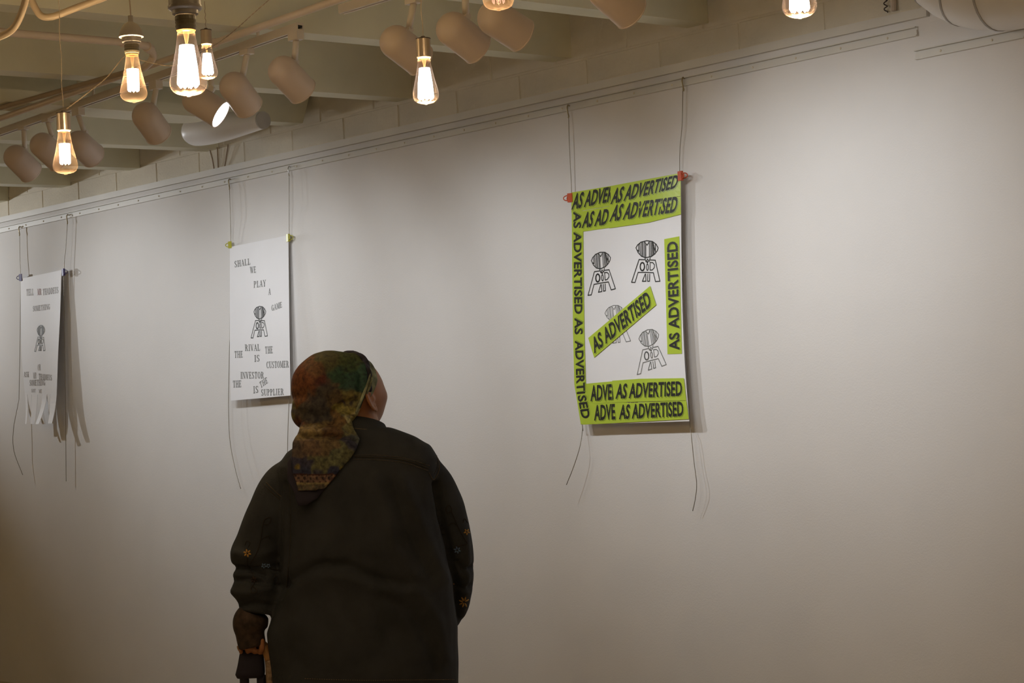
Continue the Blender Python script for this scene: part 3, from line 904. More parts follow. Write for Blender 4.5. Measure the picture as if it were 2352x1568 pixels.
# ------------------------------------------------------------------ pendant filament bulbs
G_BULB = 'pendant filament bulbs'
def pendant(tip, depth, label, socket='metal', dia=0.064, fil=(0.012, 0.0016, 8), tilt=0.0, power=1.0, filmat='fil', cord_top=None, span=(0.034, 0.086)):
    """tip: pixel of the glass tip"""
    T = at_depth(tip[0], tip[1], depth)
    up = Vector((0, 0, 1))
    k = dia / 0.064
    t = thing('pendant_bulb', T, label, 'light bulb', G_BULB)
    Lg = 0.114 * k
    O = T + up * Lg                                    # neck of the glass
    prof = [(0.0130, 0.0), (0.0150, 0.004), (0.0158, 0.010), (0.0175, 0.022), (0.0205, 0.038), (0.0240, 0.054), (0.0275, 0.068), (0.0302, 0.079), (0.0318, 0.087), (0.0320, 0.091),
            (0.0316, 0.095), (0.0300, 0.100), (0.0268, 0.1045), (0.0215, 0.108), (0.0140, 0.1103), (0.0065, 0.1108), (0.0045, 0.1120), (0.0032, 0.1136), (0.0001, 0.1142)]
    MB().lathe([(r * k, z * k) for r, z in prof], O, -up, 32).build('glass', M['glass_bright' if fil[1] > 0.0022 else 'glass'], t, smooth=True)
    # stem press and filament cage
    MB().lathe([(0.006 * k, 0.0), (0.004 * k, 0.012 * k), (0.0022 * k, 0.022 * k), (0.0022 * k, 0.030 * k), (0.0035 * k, 0.033 * k), (0.0001, 0.036 * k)], O, -up, 12).build('glass_stem', M['stemglass'], t, smooth=True)
    Rf, rf, n = fil
    taper = 0.60 if rf > 0.0022 else 1.0  # thick cages swell the filament's shape to stand in for its bloom
    mb = MB()
    pts = []
    z0, z1 = span
    def fp(q_, f):                                     # point on the cage: angle, share of the way down
        return O + Vector((math.cos(q_), math.sin(q_), 0)) * Rf * k * (taper + (1 - taper) * min(1, f * 1.3)) * (0.86 if f > 0.99 else 1.0) - up * (z0 + (z1 - z0) * f) * k
    for i in range(n):
        a = 2 * math.pi * i / n
        b = 2 * math.pi * (i + 0.5) / n
        mb.tube([fp(a, 0), fp(a, 0.5), fp(a, 0.95), fp((a + b) / 2, 1.0), fp(b, 0.95), fp(b, 0.5), fp(b, 0)], rf * k, 6)
    mb.build('filament', M[filmat], t)
    MB().tube([O - up * 0.03 * k, O - up * (z1 + 0.004) * k], 0.0009, 6).build('support_wire', M['socket_metal'], t)
    # socket
    if socket == 'metal':
        MB().lathe([(0.0001, -0.046), (0.0165, -0.046), (0.0175, -0.045), (0.0178, -0.002), (0.0172, 0.0), (0.0150, 0.002), (0.013, 0.003)], O, -up, 24).build('socket', M['socket_metal'], t, smooth=False)
        autosmooth(t.children[-1] if t.children else None, 40)
        MB().lathe([(0.0001, -0.052), (0.0045, -0.052), (0.006, -0.050), (0.006, -0.0475), (0.0182, -0.0465), (0.0182, -0.0445), (0.016, -0.044)], O, -up, 24).build('socket_cap', M['cap_dark'], t)
        zt = 0.052
    elif socket == 'dome':
        MB().lathe([(0.0165, -0.026), (0.0175, -0.024), (0.0178, -0.018), (0.0170, -0.016), (0.0178, -0.014), (0.0170, -0.011), (0.0178, -0.009), (0.0165, -0.004), (0.0135, 0.0)], O, -up, 24).build('screw_shell', M['socket_dark'], t)
        s_ = MB().lathe([(0.0001, -0.094), (0.006, -0.094), (0.006, -0.080), (0.008, -0.078), (0.018, -0.072), (0.0255, -0.060), (0.0290, -0.048), (0.0292, -0.043), (0.0275, -0.042), (0.0225, -0.041), (0.0222, -0.031), (0.018, -0.029), (0.017, -0.026)], O, -up, 28)
        autosmooth(s_.build('socket', M['socket_grey'], t), 45)
        MB().lathe([(0.0145, -0.004), (0.0155, -0.001), (0.0145, 0.002)], O, -up, 24).build('base_collar', M['brass'], t)
        zt = 0.094
    else:
        MB().lathe([(0.0165, -0.026), (0.0180, -0.024), (0.0182, -0.018), (0.0174, -0.016), (0.0182, -0.014), (0.0172, -0.010), (0.0182, -0.007), (0.0165, -0.001), (0.0140, 0.0)], O, -up, 24).build('screw_shell', M['socket_dark'], t)
        s_ = MB().lathe([(0.0001, -0.098), (0.010, -0.098), (0.012, -0.090), (0.026, -0.084), (0.0278, -0.070), (0.0278, -0.043), (0.0292, -0.042), (0.0292, -0.038), (0.0278, -0.036), (0.0225, -0.034), (0.0222, -0.028), (0.0175, -0.026)], O, -up, 28)
        autosmooth(s_.build('socket', M['socket_grey'], t), 45)
        MB().lathe([(0.0140, -0.003), (0.0165, 0.0), (0.0145, 0.003)], O, -up, 24).build('base_collar', M['brass'], t)
        zt = 0.098
    ct = O + up * zt
    top = Vector((ct.x, ct.y, JZ + JS * (YB - ct.y))) if cord_top is None else Vector(cord_top)
    n = 14
    path = [ct * (1 - i / n) + top * (i / n) + Vector((0.0012 * math.sin(i * 2.1), 0.0012 * math.cos(i * 1.7), 0)) for i in range(n + 1)]
    MB().tube(path, 0.0016 if socket != 'metal' else 0.0010, 6).build('cord', M['cord'], t, smooth=True)
    ld = bpy.data.lights.new('bulb_lamp', 'POINT')
    ld.energy = BULB_W * power
    ld.color = BULB_COL
    ld.shadow_soft_size = 0.012
    lo = bpy.data.objects.new('bulb_lamp', ld)
    COL.objects.link(lo); lo.parent = t
    lo.location = O - up * 0.06 * k - t.location
    return t
def dep(px, dia=0.064): return dia * FPX / px
pendant((434, 222), dep(86), 'largest glowing bulb in the foreground under a wide grey socket', 'wide', fil=(0.0165, 0.0027, 9), power=1.9, span=(0.026, 0.096))
pendant((308, 236), dep(62), 'glowing bulb under a dome-shaped grey socket', 'dome', fil=(0.0125, 0.0017, 8), power=0.9)
pendant((478, 183), dep(46), 'small distant bulb partly hidden behind the largest bulb', 'metal', fil=(0.0165, 0.0028, 9), power=1.7, span=(0.030, 0.096))
pendant((151, 401), dep(57), 'lowest glowing bulb at the far left of the picture', 'metal', fil=(0.0125, 0.0018, 8), power=0.9)
pendant((979, 240), dep(61), 'very bright bulb hanging alone at the top centre', 'metal', fil=(0.0175, 0.0028, 9), power=1.9, span=(0.026, 0.100))
pendant((1146, 25), dep(72), 'dim bulb tip at the top edge with a pinkish filament', 'metal', fil=(0.0125, 0.0012, 6), power=0.4, filmat='fil_warm', span=(0.040, 0.098))
pendant((1838, 43), dep(80), 'bright bulb tip at the top edge above the bare wall', 'metal', fil=(0.0165, 0.0027, 9), power=1.7, span=(0.026, 0.099))
# fill bulbs added outside the frame to lift the room's ambient light
for k, (x, y, z, lab) in enumerate([(-1.6, -3.2, 2.30, 'hanging out of view to the right of the frame'), (-4.6, -4.6, 2.35, 'hanging out of view above the frame on the left'),
                                    (0.9, -1.8, 2.30, 'hanging out of view beyond the right edge'), (-7.2, -5.6, 2.35, 'hanging out of view left of the frame'),
                                    (-10.3, -3.2, 2.35, 'hanging out of view at the far left'), (0.2, -6.6, 2.30, 'hanging out of view behind the viewer')]):
    c_ = Vector((x, y, z)) - CAM
    dd_ = c_.dot(FWD)
    pendant((CXP + FPX * c_.dot(RIGHT) / dd_, CYP + FPX * c_.dot(DOWN) / dd_), dd_, 'added fill-light bulb ' + lab, 'metal', power=(1.0, 1.8, 0.9, 2.2, 2.4, 1.2)[k])

# ------------------------------------------------------------------ pipes, ducts and cords under the ceiling
def pipe(name, pts, r, material, label, group=None, fit=None, n=12, cat='pipe'):
    P = spline(pts, 8)
    t = thing(name, sum((Vector(p) for p in pts), Vector()) / len(pts), label, cat, group)
    MB().tube(P, r, n).build('tube', material, t, smooth=True)
    for f in (fit or []):
        i = min(len(P) - 2, int(f * (len(P) - 1)))
        d = (P[i + 1] - P[i]).normalized()
        MB().tube([P[i] - d * 0.012, P[i] + d * 0.012], r * 1.35, n).build('coupling', material, t)
    return t
G_PIPE = 'conduits under the joists'
zp = 2.735
a, b = on_z(0, 272, zp), on_z(780, -2, zp)
pipe('conduit', [a * 1.5 - b * 0.5, a, a * .5 + b * .5, b, b * 1.4 - a * .4], 0.0125, M['pipe'], 'long straight pinkish conduit running beside the left lighting track', G_PIPE, fit=[0.62])
a, b = on_z(0, 248, zp + 0.004), on_z(310, 160, zp + 0.004)
pipe('conduit', [a * 1.5 - b * 0.5, a, b, b * 1.2 - a * .2], 0.010, M['pipe_dark'], 'short brown conduit next to the long pinkish one at the left', G_PIPE)
q = lambda u, v, z: on_z(u, v, z)
pipe('conduit', [q(-60, 66, 2.74), q(30, 76, 2.74), q(150, 86, 2.74), q(300, 99, 2.74), q(338, 108, 2.735), q(352, 125, 2.72), q(346, 141, 2.70), q(330, 156, 2.69)], 0.0135, M['pipe'], 'pink conduit with a bend behind the dome-socket bulb', G_PIPE, fit=[0.42, 0.60])
pipe('conduit', [at_depth(-40, 98, 4.6), at_depth(5, 82, 4.6), at_depth(28, 68, 4.6), at_depth(43, 45, 4.6), at_depth(56, 10, 4.6), at_depth(64, -30, 4.6)], 0.0085, M['pipe_dark'], 'grey bent cable conduit in the top left corner', G_PIPE)
pipe('conduit', [at_depth(70, -6, 5.2), at_depth(83, 22, 5.2), at_depth(98, 38, 5.2), at_depth(125, 37, 5.2), at_depth(170, 20, 5.2), at_depth(240, -6, 5.2), at_depth(300, -30, 5.2)], 0.0095, M['pipe_dark'], 'brown elbow conduit near the top left corner', G_PIPE)
# twisted lamp cord looping over the conduit
def twisted(pts, name, label):
    P = spline(pts, 14)
    t = thing(name, P[0], label, 'cord')
    for ph in (0, math.pi):
        path = []
        for i, p in enumerate(P):
            d = (P[min(i + 1, len(P) - 1)] - P[max(i - 1, 0)]).normalized()
            a = d.cross(Vector((0, 0, 1))).normalized(); b = d.cross(a)
            path.append(p + (a * math.cos(i * 1.1 + ph) + b * math.sin(i * 1.1 + ph)) * 0.0009)
        MB().tube(path, 0.0009, 5).build('strand', M['cord'], t, smooth=True)
    return t
D0 = dep(57)
twisted([at_depth(625, -6, 5.9), at_depth(585, 28, 5.9), at_depth(548, 62, 5.85), at_depth(505, 96, 5.6), at_depth(468, 117, 5.4), at_depth(400, 150, 5.3), at_depth(330, 140, 5.25), at_depth(291, 127, 5.2), at_depth(245, 178, 5.15), at_depth(190, 222, 5.05), at_depth(152, 251, D0)],
        'twisted_cord', 'twisted tan lamp cord draped from the conduit to the lowest bulb')

# round air ducts with their seams
def duct(name, path, radii, label, seams, n=32, cap=True):
    t = thing(name, path[0], label, 'duct', 'white air ducts by the wall')
    o = MB().tube(path, radii, n, cap=cap).build('duct_body', M['duct'], t, smooth=True)
    autosmooth(o, 50)
    for i in seams:
        d = (path[min(i + 1, len(path) - 1)] - path[max(i - 1, 0)]).normalized()
        MB().tube([path[i] - d * 0.004, path[i] + d * 0.004], radii[i] * 1.012, n).build('seam_ring', M['ductseam'], t, smooth=False)
    return t
# right: a duct along the wall whose near end turns up
RD = 0.155
dy = -0.175
cA = on_y(2352, -70, dy)
zc = on_y(2225, 76, dy).z + RD * 0.86
xc = on_y(2160, 0, dy).x - 0.05
path = [Vector((xc + 1.9, dy, zc)), Vector((xc + 1.2, dy, zc)), Vector((xc + 0.62, dy, zc)), Vector((xc + 0.40, dy, zc)), Vector((xc + 0.22, dy, zc + 0.02)), Vector((xc + 0.10, dy, zc + 0.09)), Vector((xc + 0.05, dy, zc + 0.20)), Vector((xc + 0.04, dy, ZC - 0.012))]
duct('air_duct', spline(path, 3), [RD] * 22, 'white round air duct with seams at the top right corner', [4, 8, 11, 13, 15])
# left: duct end with a rounded mouth between the joists
zl = 2.70
c0 = at_depth(605, 290, 8.35); c1 = at_depth(440, 315, 8.75)
y_d = -0.55
e0 = on_y(604, 276, y_d); e1 = on_y(455, 300, y_d)
pl = [e0 + Vector((0, 0, 0.0)), e0 * .75 + e1 * .25, e0 * .5 + e1 * .5, e0 * .25 + e1 * .75, e1, e1 + Vector((-0.05, 0, 0.003)), e1 + Vector((-0.09, 0, 0.010))]
duct('air_duct', spline(pl, 3), [0.038, 0.041, 0.045, 0.049, 0.053, 0.057, 0.061, 0.064, 0.067, 0.069, 0.070, 0.070, 0.069, 0.067, 0.063, 0.057, 0.048, 0.038, 0.022], 'white tapering duct nozzle under the joists above the rail', [0])
# cables down from the nozzle to the moulding
for k, (u0, v0, u1, v1) in enumerate([(480, 338, 492, 392), (499, 338, 501, 390), (524, 332, 515, 387)]):
    pp_ = [on_y(u0, v0, YB - 0.02), on_y((u0 + u1) / 2 + (1.5 if k == 0 else 0), (v0 + v1) / 2, YB - 0.015), on_y(u1, v1, YB - 0.008)]
    tag(MB().tube(spline(pp_, 5), 0.004, 6).build('cable', M['pipe_dark'], smooth=True), ['leftmost', 'middle', 'rightmost'][k] + ' of three short cables dropping behind the moulding below the duct nozzle', 'cable', 'cables below the duct nozzle')
# flat rounded ceiling fixture seen between the joists
fa = on_y(330, 268, -0.9)
ft = thing('ceiling_fixture', fa, 'flat cream ceiling fixture with a rounded end between the joists', 'light fixture')
pr = []
for i in range(9):
    a = -math.pi / 2 + math.pi * i / 8
    pr.append((0.0 + 0.10 * math.cos(a), 0.10 * math.sin(a)))
outl = [(-1.0, -0.10)] + pr + [(-1.0, 0.10)]
fx = on_y(420, 275, -0.8)
vs = [Vector((fx.x + y, fx.y + x, fx.z + h)) for h in (0.0, 0.05) for x, y in outl]
nn = len(outl)
mb = MB().add(vs, [tuple(range(nn)), tuple(range(2 * nn - 1, nn - 1, -1))] + [(i, (i + 1) % nn, nn + (i + 1) % nn, nn + i) for i in range(nn)])
mb.build('tray', M['joist'], ft)
MB().tube([Vector((fx.x, fx.y - 0.5, fx.z + 0.04)), Vector((fx.x, fx.y - 0.5, ZC))], 0.01, 8).build('stem', M['joist'], ft)
# spring-like cable and a pipe on the block wall at the upper right
sp0, sp1 = on_y(2036, 29, YB - 0.012), on_y(2036, 29, YB - 0.012)
sp1 = Vector((sp0.x, sp0.y, ZC - 0.01))
hel = []
for i in range(200):
    f = i / 199
    hel.append(sp0 * (1 - f) + sp1 * f + Vector((0.006 * math.cos(i * 0.62), 0.006 * math.sin(i * 0.62) - 0.002, 0)))
tag(MB().tube(hel, 0.0022, 5).build('coiled_cable', M['cap_dark'], smooth=True), 'dark coiled cable on the block wall left of the large duct', 'cable')
pz = on_y(2053, 25, YB - 0.012)
tag(MB().tube([pz, Vector((pz.x, pz.y, ZC - 0.01))], 0.010, 10).build('wall_conduit', M['pipe'], smooth=True), 'short vertical conduit beside the dark coiled cable', 'pipe')

# ------------------------------------------------------------------ the visitor
PD = 5.9
MPP = PD / FPX
Zv = Vector((0, 0, 1))
Fh = Vector((FWD.x, FWD.y, 0)).normalized()
Rh = Fh.cross(Zv).normalized()
def pp(u, v, dd=0.0): return at_depth(u, v, PD + dd)
def proj(P_):
    c_ = P_ - CAM
    d = c_.dot(FWD)
    return CXP + FPX * c_.dot(RIGHT) / d, CYP + FPX * c_.dot(DOWN) / d
base = pp(835, 1300); base = Vector((base.x, base.y, 0.0))
person = thing('person', base, 'person in a floral headscarf and dark jacket looking at the posters', 'person')
HEAD = pp(817, 905, 0.03)
print('person top z', pp(790, 803).z, 'hem z', pp(835, 1568).z)

def ring(c, a, b, n=28, e=2.3, ax=None, ay=None):
    ax = ax or Rh; ay = ay or Fh
    r = []
    for i in range(n):
        t = 2 * math.pi * i / n
        x, y = math.cos(t), math.sin(t)
        x = math.copysign(abs(x) ** (2 / e), x); y = math.copysign(abs(y) ** (2 / e), y)
        r.append(c + ax * a * x + ay * b * y)
    return r

def remesh(mb, voxel, smooth=4, name='tmp'):
    me = bpy.data.meshes.new(name)
    me.from_pydata([tuple(p) for p in mb.v], [], mb.f)
    bm = bmesh.new(); bm.from_mesh(me)
    bmesh.ops.recalc_face_normals(bm, faces=bm.faces)
    bm.to_mesh(me); bm.free()
    ob = bpy.data.objects.new(name, me)
    COL.objects.link(ob)
    r = ob.modifiers.new('r', 'REMESH'); r.mode = 'VOXEL'; r.voxel_size = voxel
    if smooth:
        s = ob.modifiers.new('s', 'SMOOTH'); s.factor = 0.5; s.iterations = smooth
    bpy.context.view_layer.update()
    m2 = bpy.data.meshes.new_from_object(ob.evaluated_get(bpy.context.evaluated_depsgraph_get()))
    bpy.data.objects.remove(ob); bpy.data.meshes.remove(me)
    return m2

def finish(me, name, material, parent, smooth=True):
    """mesh in world coordinates -> part of a thing"""
    off = root_of(parent).location
    me.transform(Matrix.Translation(-off))
    me.name = name
    me.materials.clear(); me.materials.append(material)
    if smooth: me.polygons.foreach_set('use_smooth', [True] * len(me.polygons))
    o = bpy.data.objects.new(name, me)
    COL.objects.link(o); o.parent = parent
    return o

def ellipsoid(mb, c, ax, ay, az, nu=20, nv=12, fn=None):
    vs, fs = [], []
    for i in range(1, nv):
        p = math.pi * i / nv
        for j in range(nu):
            q_ = 2 * math.pi * j / nu
            d = Vector((math.sin(p) * math.cos(q_), math.sin(p) * math.sin(q_), math.cos(p)))
            k = fn(d) if fn else d
            vs.append(c + ax * k.x + ay * k.y + az * k.z)
    for e in (Vector((0, 0, 1)), Vector((0, 0, -1))):
        k = fn(e) if fn else e
        vs.append(c + ax * k.x + ay * k.y + az * k.z)
    T, B = len(vs) - 2, len(vs) - 1
    for i in range(nv - 2):
        for j in range(nu):
            fs.append((i * nu + j, i * nu + (j + 1) % nu, (i + 1) * nu + (j + 1) % nu, (i + 1) * nu + j))
    for j in range(nu):
        fs.append((T, (j + 1) % nu, j)); fs.append((B, (nv - 2) * nu + j, (nv - 2) * nu + (j + 1) % nu))
    mb.add(vs, fs)

# --- materials
M['skin'] = mat('brown_skin', (0.34, 0.15, 0.075), 0.5, noise_amt=0.08, noise_scale=25, bump=0.05, bump_scale=120)
M['jacket'] = mat('charcoal_denim', (0.034, 0.038, 0.047), 0.85, noise_amt=0.22, noise_scale=9, bump=0.25, bump_scale=260, spec=0.2)
M['seam'] = mat('jacket_stitching', (0.030, 0.026, 0.022), 0.9, noise_amt=0.2, noise_scale=80)
M['stitch'] = mat('tan_stitching', (0.11, 0.085, 0.065), 0.9, noise_amt=0.2, noise_scale=80)
M['trouser'] = mat('black_cloth', (0.025, 0.024, 0.028), 0.9, noise_amt=0.1)
M['shoe'] = mat('black_leather', (0.02, 0.018, 0.017), 0.4, noise_amt=0.1)
M['navy'] = mat('navy_cloth', (0.018, 0.016, 0.034), 0.9, noise_amt=0.2, noise_scale=20)
M['cuff'] = mat('floral_cuff_lining', (0.034, 0.020, 0.016), 0.8, noise_amt=0.7, noise_scale=45)
M['thread_y'] = mat('ochre_thread', (0.40, 0.22, 0.05), 0.7, noise_amt=0.1)
M['thread_b'] = mat('pale_blue_thread', (0.10, 0.17, 0.32), 0.7, noise_amt=0.1)
M['thread_d'] = mat('dark_thread', (0.018, 0.014, 0.014), 0.8, noise_amt=0.1)
M['band'] = mat('navy_headband', (0.020, 0.020, 0.045), 0.8, noise_amt=0.5, noise_scale=60)
M['cane'] = mat('varnished_cane', (0.32, 0.17, 0.07), 0.3, noise_amt=0.2, noise_scale=30)
M['foil'] = mat('shiny_wrap', (0.30, 0.22, 0.17), 0.2, 0.4, noise_amt=0.4, noise_scale=70, bump=0.8, bump_scale=90)
M['eye'] = mat('dark_eye', (0.04, 0.03, 0.025), 0.2, noise_amt=0.05)
M['cream_band'] = mat('teal_cream_band', (0.22, 0.25, 0.17), 0.8, noise_amt=0.7, noise_scale=32)

def scarf_mat():
    mt = bpy.data.materials.new('printed_scarf')
    mt.use_nodes = True
    nt = mt.node_tree
    b = nt.nodes['Principled BSDF']
    b.inputs['Roughness'].default_value = 0.7
    b.inputs['Specular IOR Level'].default_value = 0.3
    at = nt.nodes.new('ShaderNodeVertexColor'); at.layer_name = 'print'
    tc = nt.nodes.new('ShaderNodeTexCoord')
    n = nt.nodes.new('ShaderNodeTexNoise')
    n.inputs['Scale'].default_value = 80; n.inputs['Detail'].default_value = 6
    n.inputs['Distortion'].default_value = 0.4
    r = nt.nodes.new('ShaderNodeValToRGB')
    r.color_ramp.elements[0].position = 0.30; r.color_ramp.elements[0].color = (0.35, 0.36, 0.5, 1)
    r.color_ramp.elements[1].position = 0.70; r.color_ramp.elements[1].color = (1.5, 1.4, 1.15, 1)
    mx = nt.nodes.new('ShaderNodeMix'); mx.data_type = 'RGBA'; mx.blend_type = 'MULTIPLY'
    mx.inputs['Factor'].default_value = 1.0
    L = nt.links.new
    L(tc.outputs['Object'], n.inputs['Vector']); L(n.outputs['Fac'], r.inputs[0])
    L(at.outputs['Color'], mx.inputs[6]); L(r.outputs[0], mx.inputs[7]); L(mx.outputs[2], b.inputs['Base Color'])
    return mt
M['scarf'] = scarf_mat()

# --- head axes: turned to the right and tilted up a little
yaw, pit = math.radians(41), math.radians(12)
Hf = ((Fh * math.cos(yaw) + Rh * math.sin(yaw)) * math.cos(pit) + Zv * math.sin(pit)).normalized()
Hr = Hf.cross(Zv).normalized()
Hu = Hr.cross(Hf).normalized()
def gs(x, c_, w): return math.exp(-((x - c_) / w) ** 2)
def head_fn(d):
    x, y, z = d.x, d.y, d.z                 # forward, right, up on the unit sphere
    X = x * (0.099 if x > 0 else 0.098)
    Y = y * 0.079
    Z_ = z * (0.112 if z > 0 else 0.118)
    if z < -0.1:
        t = (-z - 0.1) / 0.9
        Y *= 1 - 0.30 * t ** 1.2
        X += 0.020 * t
        if x < 0: X *= 1 - 0.35 * t
    if x > 0.3:
        f = (x - 0.3) / 0.7
        X += f * (0.026 * gs(y, 0, 0.16) * gs(z, -0.20, 0.17) + 0.014 * gs(y, 0, 0.12) * gs(z, 0.0, 0.2)
                  + 0.006 * gs(abs(y), 0.25, 0.25) * gs(z, 0.17, 0.10) - 0.013 * gs(abs(y), 0.36, 0.15) * gs(z, 0.02, 0.10)
                  + 0.008 * gs(y, 0, 0.28) * gs(z, -0.52, 0.07) - 0.004 * gs(y, 0, 0.3) * gs(z, -0.60, 0.03) + 0.007 * gs(y, 0, 0.25) * gs(z, -0.68, 0.06) + 0.010 * gs(y, 0, 0.25) * gs(z, -0.92, 0.12))
    Y += math.copysign(0.010 * gs(abs(y), 0.75, 0.3) * gs(z, -0.22, 0.22) * max(0, x + 0.3), y)
    return Vector((X, Y, Z_))

# --- torso rows (photo pixels): v, left, right, half depth, depth of the centre
ROWS = [(984, 762, 893, 0.068, 0.008), (996, 732, 922, 0.084, 0.008), (1010, 694, 958, 0.098, 0.005), (1030, 658, 990, 0.118, 0.0), (1062, 634, 1008, 0.135, -0.005),
        (1110, 640, 1010, 0.150, -0.008), (1180, 645, 1012, 0.162, -0.008), (1260, 645, 1028, 0.170, -0.005), (1350, 640, 1043, 0.175, 0.0), (1440, 612, 1050, 0.178, 0.005), (1520, 622, 1052, 0.178, 0.008), (1600, 630, 1054, 0.178, 0.01)]
def rowring(r, k=1.0, n=32):
    v, l, rr, hd, dc = r
    return ring(pp((l + rr) / 2, v, dc), (rr - l) / 2 * MPP * k, hd * k, n)
ARM_L = [(690, 1085, 0.0, 34), (662, 1095, 0.0, 42), (638, 1130, 0.0, 48), (616, 1190, 0.0, 54), (600, 1245, 0.01, 60), (593, 1272, 0.015, 64), (595, 1288, 0.02, 58), (596, 1302, 0.01, 51), (594, 1320, 0.005, 58), (595, 1332, 0.0, 57), (596, 1342, 0.0, 51), (593, 1354, -0.005, 59), (594, 1376, -0.01, 52), (590, 1408, -0.015, 42)]
ARM_R = [(965, 1075, 0.0, 36), (986, 1095, 0.010, 45), (1002, 1135, 0.025, 51), (1020, 1190, 0.05, 54), (1031, 1250, 0.07, 55), (1036, 1300, 0.09, 55), (1036, 1350, 0.12, 50), (1032, 1395, 0.16, 42), (1010, 1425, 0.24, 36), (965, 1432, 0.33, 32), (915, 1425, 0.37, 28)]
def arm_path(A, k=1.0): return spline([pp(u, v, d) for u, v, d, r in A], 4), [x.x for x in spline([Vector((r * MPP * k, 0, 0)) for u, v, d, r in A], 4)]

# --- jacket
mb = MB()
mb.loft([rowring(r) for r in ROWS])
for A in (ARM_L, ARM_R):
    P_, R_ = arm_path(A)
    mb.tube(P_, R_, 20)
jm = remesh(mb, 0.0065, 5)
CREASE = [([(650, 1345), (700, 1312), (740, 1296), (800, 1300), (860, 1328), (930, 1345)], 13, -0.010), ([(660, 1375), (720, 1330), (760, 1320), (820, 1330), (900, 1368)], 16, 0.006),
          ([(1003, 1110), (1013, 1180), (1030, 1250), (1046, 1330), (1055, 1420)], 7, -0.014), ([(925, 1105), (958, 1180), (990, 1262), (1022, 1330)], 15, 0.008),
          ([(900, 1110), (930, 1190), (960, 1270), (990, 1320)], 12, -0.006), ([(862, 1095), (890, 1190), (905, 1260), (950, 1320)], 14, 0.006), ([(836, 1100), (850, 1200), (860, 1280)], 14, -0.004),
          ([(900, 1345), (965, 1362), (1005, 1425), (1025, 1510)], 14, 0.007), ([(880, 1370), (940, 1400), (980, 1460), (1000, 1540)], 14, -0.006), ([(760, 1120), (770, 1220), (772, 1280)], 16, 0.004),
          ([(657, 1110), (659, 1200), (655, 1290), (648, 1370)], 6, -0.011), ([(700, 1420), (705, 1500), (700, 1568)], 20, 0.005), ([(830, 1430), (850, 1500), (860, 1568)], 22, 0.005),
          ([(528, 1303), (570, 1306), (610, 1318)], 7, -0.012), ([(530, 1332), (570, 1330), (600, 1336)], 6, -0.009), ([(535, 1358), (575, 1362), (620, 1350)], 9, 0.006), ([(545, 1392), (580, 1385), (620, 1390)], 7, -0.008),
          ([(545, 1270), (580, 1280), (630, 1262)], 10, 0.006), ([(1092, 1300), (1065, 1310), (1050, 1290)], 7, -0.010), ([(1090, 1340), (1070, 1352), (1055, 1350)], 7, -0.008), ([(1070, 1230), (1074, 1290), (1070, 1360)], 7, 0.006)]
def seg_dist(px, pl):
    best = np.full(len(px), 1e9)
    for (x0, y0), (x1, y1) in zip(pl[:-1], pl[1:]):
        d = np.array([x1 - x0, y1 - y0]); L2 = d @ d
        t = np.clip(((px - [x0, y0]) @ d) / L2, 0, 1)
        q_ = np.array([x0, y0]) + t[:, None] * d
        best = np.minimum(best, np.hypot(*(px - q_).T))
    return best
def np_proj(co):
    c_ = co - np.array(CAM)
    d = c_ @ np.array(FWD)
    return np.stack([CXP + FPX * (c_ @ np.array(RIGHT)) / d, CYP + FPX * (c_ @ np.array(DOWN)) / d], 1)
def np_co(me):
    a = np.empty(len(me.vertices) * 3); me.vertices.foreach_get('co', a); return a.reshape(-1, 3)
def np_no(me):
    a = np.empty(len(me.vertices) * 3); me.vertices.foreach_get('normal', a); return a.reshape(-1, 3)
def displace(me, creases, noise_amp=0.003, noise_scale=11.0):
    co, no = np_co(me), np_no(me)
    px = np_proj(co)
    face = np.clip(-(no @ np.array(Fh)) * 1.6 + 0.25, 0, 1)
    amt = np.zeros(len(co))
    for pl, w, a in creases:
        amt += a * np.exp(-(seg_dist(px, pl) / w) ** 2)
    amt *= face
    nz = np.array([noise.noise(Vector(p) * noise_scale) + 0.5 * noise.noise(Vector((p[0] * 2.2, p[1] * 2.2, p[2] * 1.1)) * noise_scale) for p in co])
    co = co + no * (amt + nz * noise_amp)[:, None]
    me.vertices.foreach_set('co', co.ravel()); me.update()
displace(jm, [(a_, b_, c_ * 1.5) for a_, b_, c_ in CREASE], 0.0035)
bvh = BVHTree.FromPolygons([v.co.copy() for v in jm.vertices], [tuple(p.vertices) for p in jm.polygons])
jacket = finish(jm, 'jacket', M['jacket'], person)

def hit(u, v, lift=0.002):
    r = ray(u, v).normalized()
    loc, nor, idx, dist = bvh.ray_cast(CAM, r)
    return None if loc is None else loc - r * lift
def surf_line(pts, r, material, name, parent=jacket, lift=0.0015, n=4, dash=False):
    P2 = spline([(a, b, 0) for a, b in pts], n)
    H_ = [hit(p.x, p.y, lift) for p in P2]
    H_ = [h for h in H_ if h is not None]
    if len(H_) < 2: return None
    mb = MB()
    if dash:
        for a, b in zip(H_[:-1], H_[1:]):
            mb.tube([a, a * 0.45 + b * 0.55], r, 5)
    else:
        keep = [H_[0]]
        for h in H_[1:]:
            if (h - keep[-1]).length < 0.05: keep.append(h)
        if len(keep) > 1: mb.tube(keep, r, 5)
    return mb.build(name, material, parent) if mb.v else None
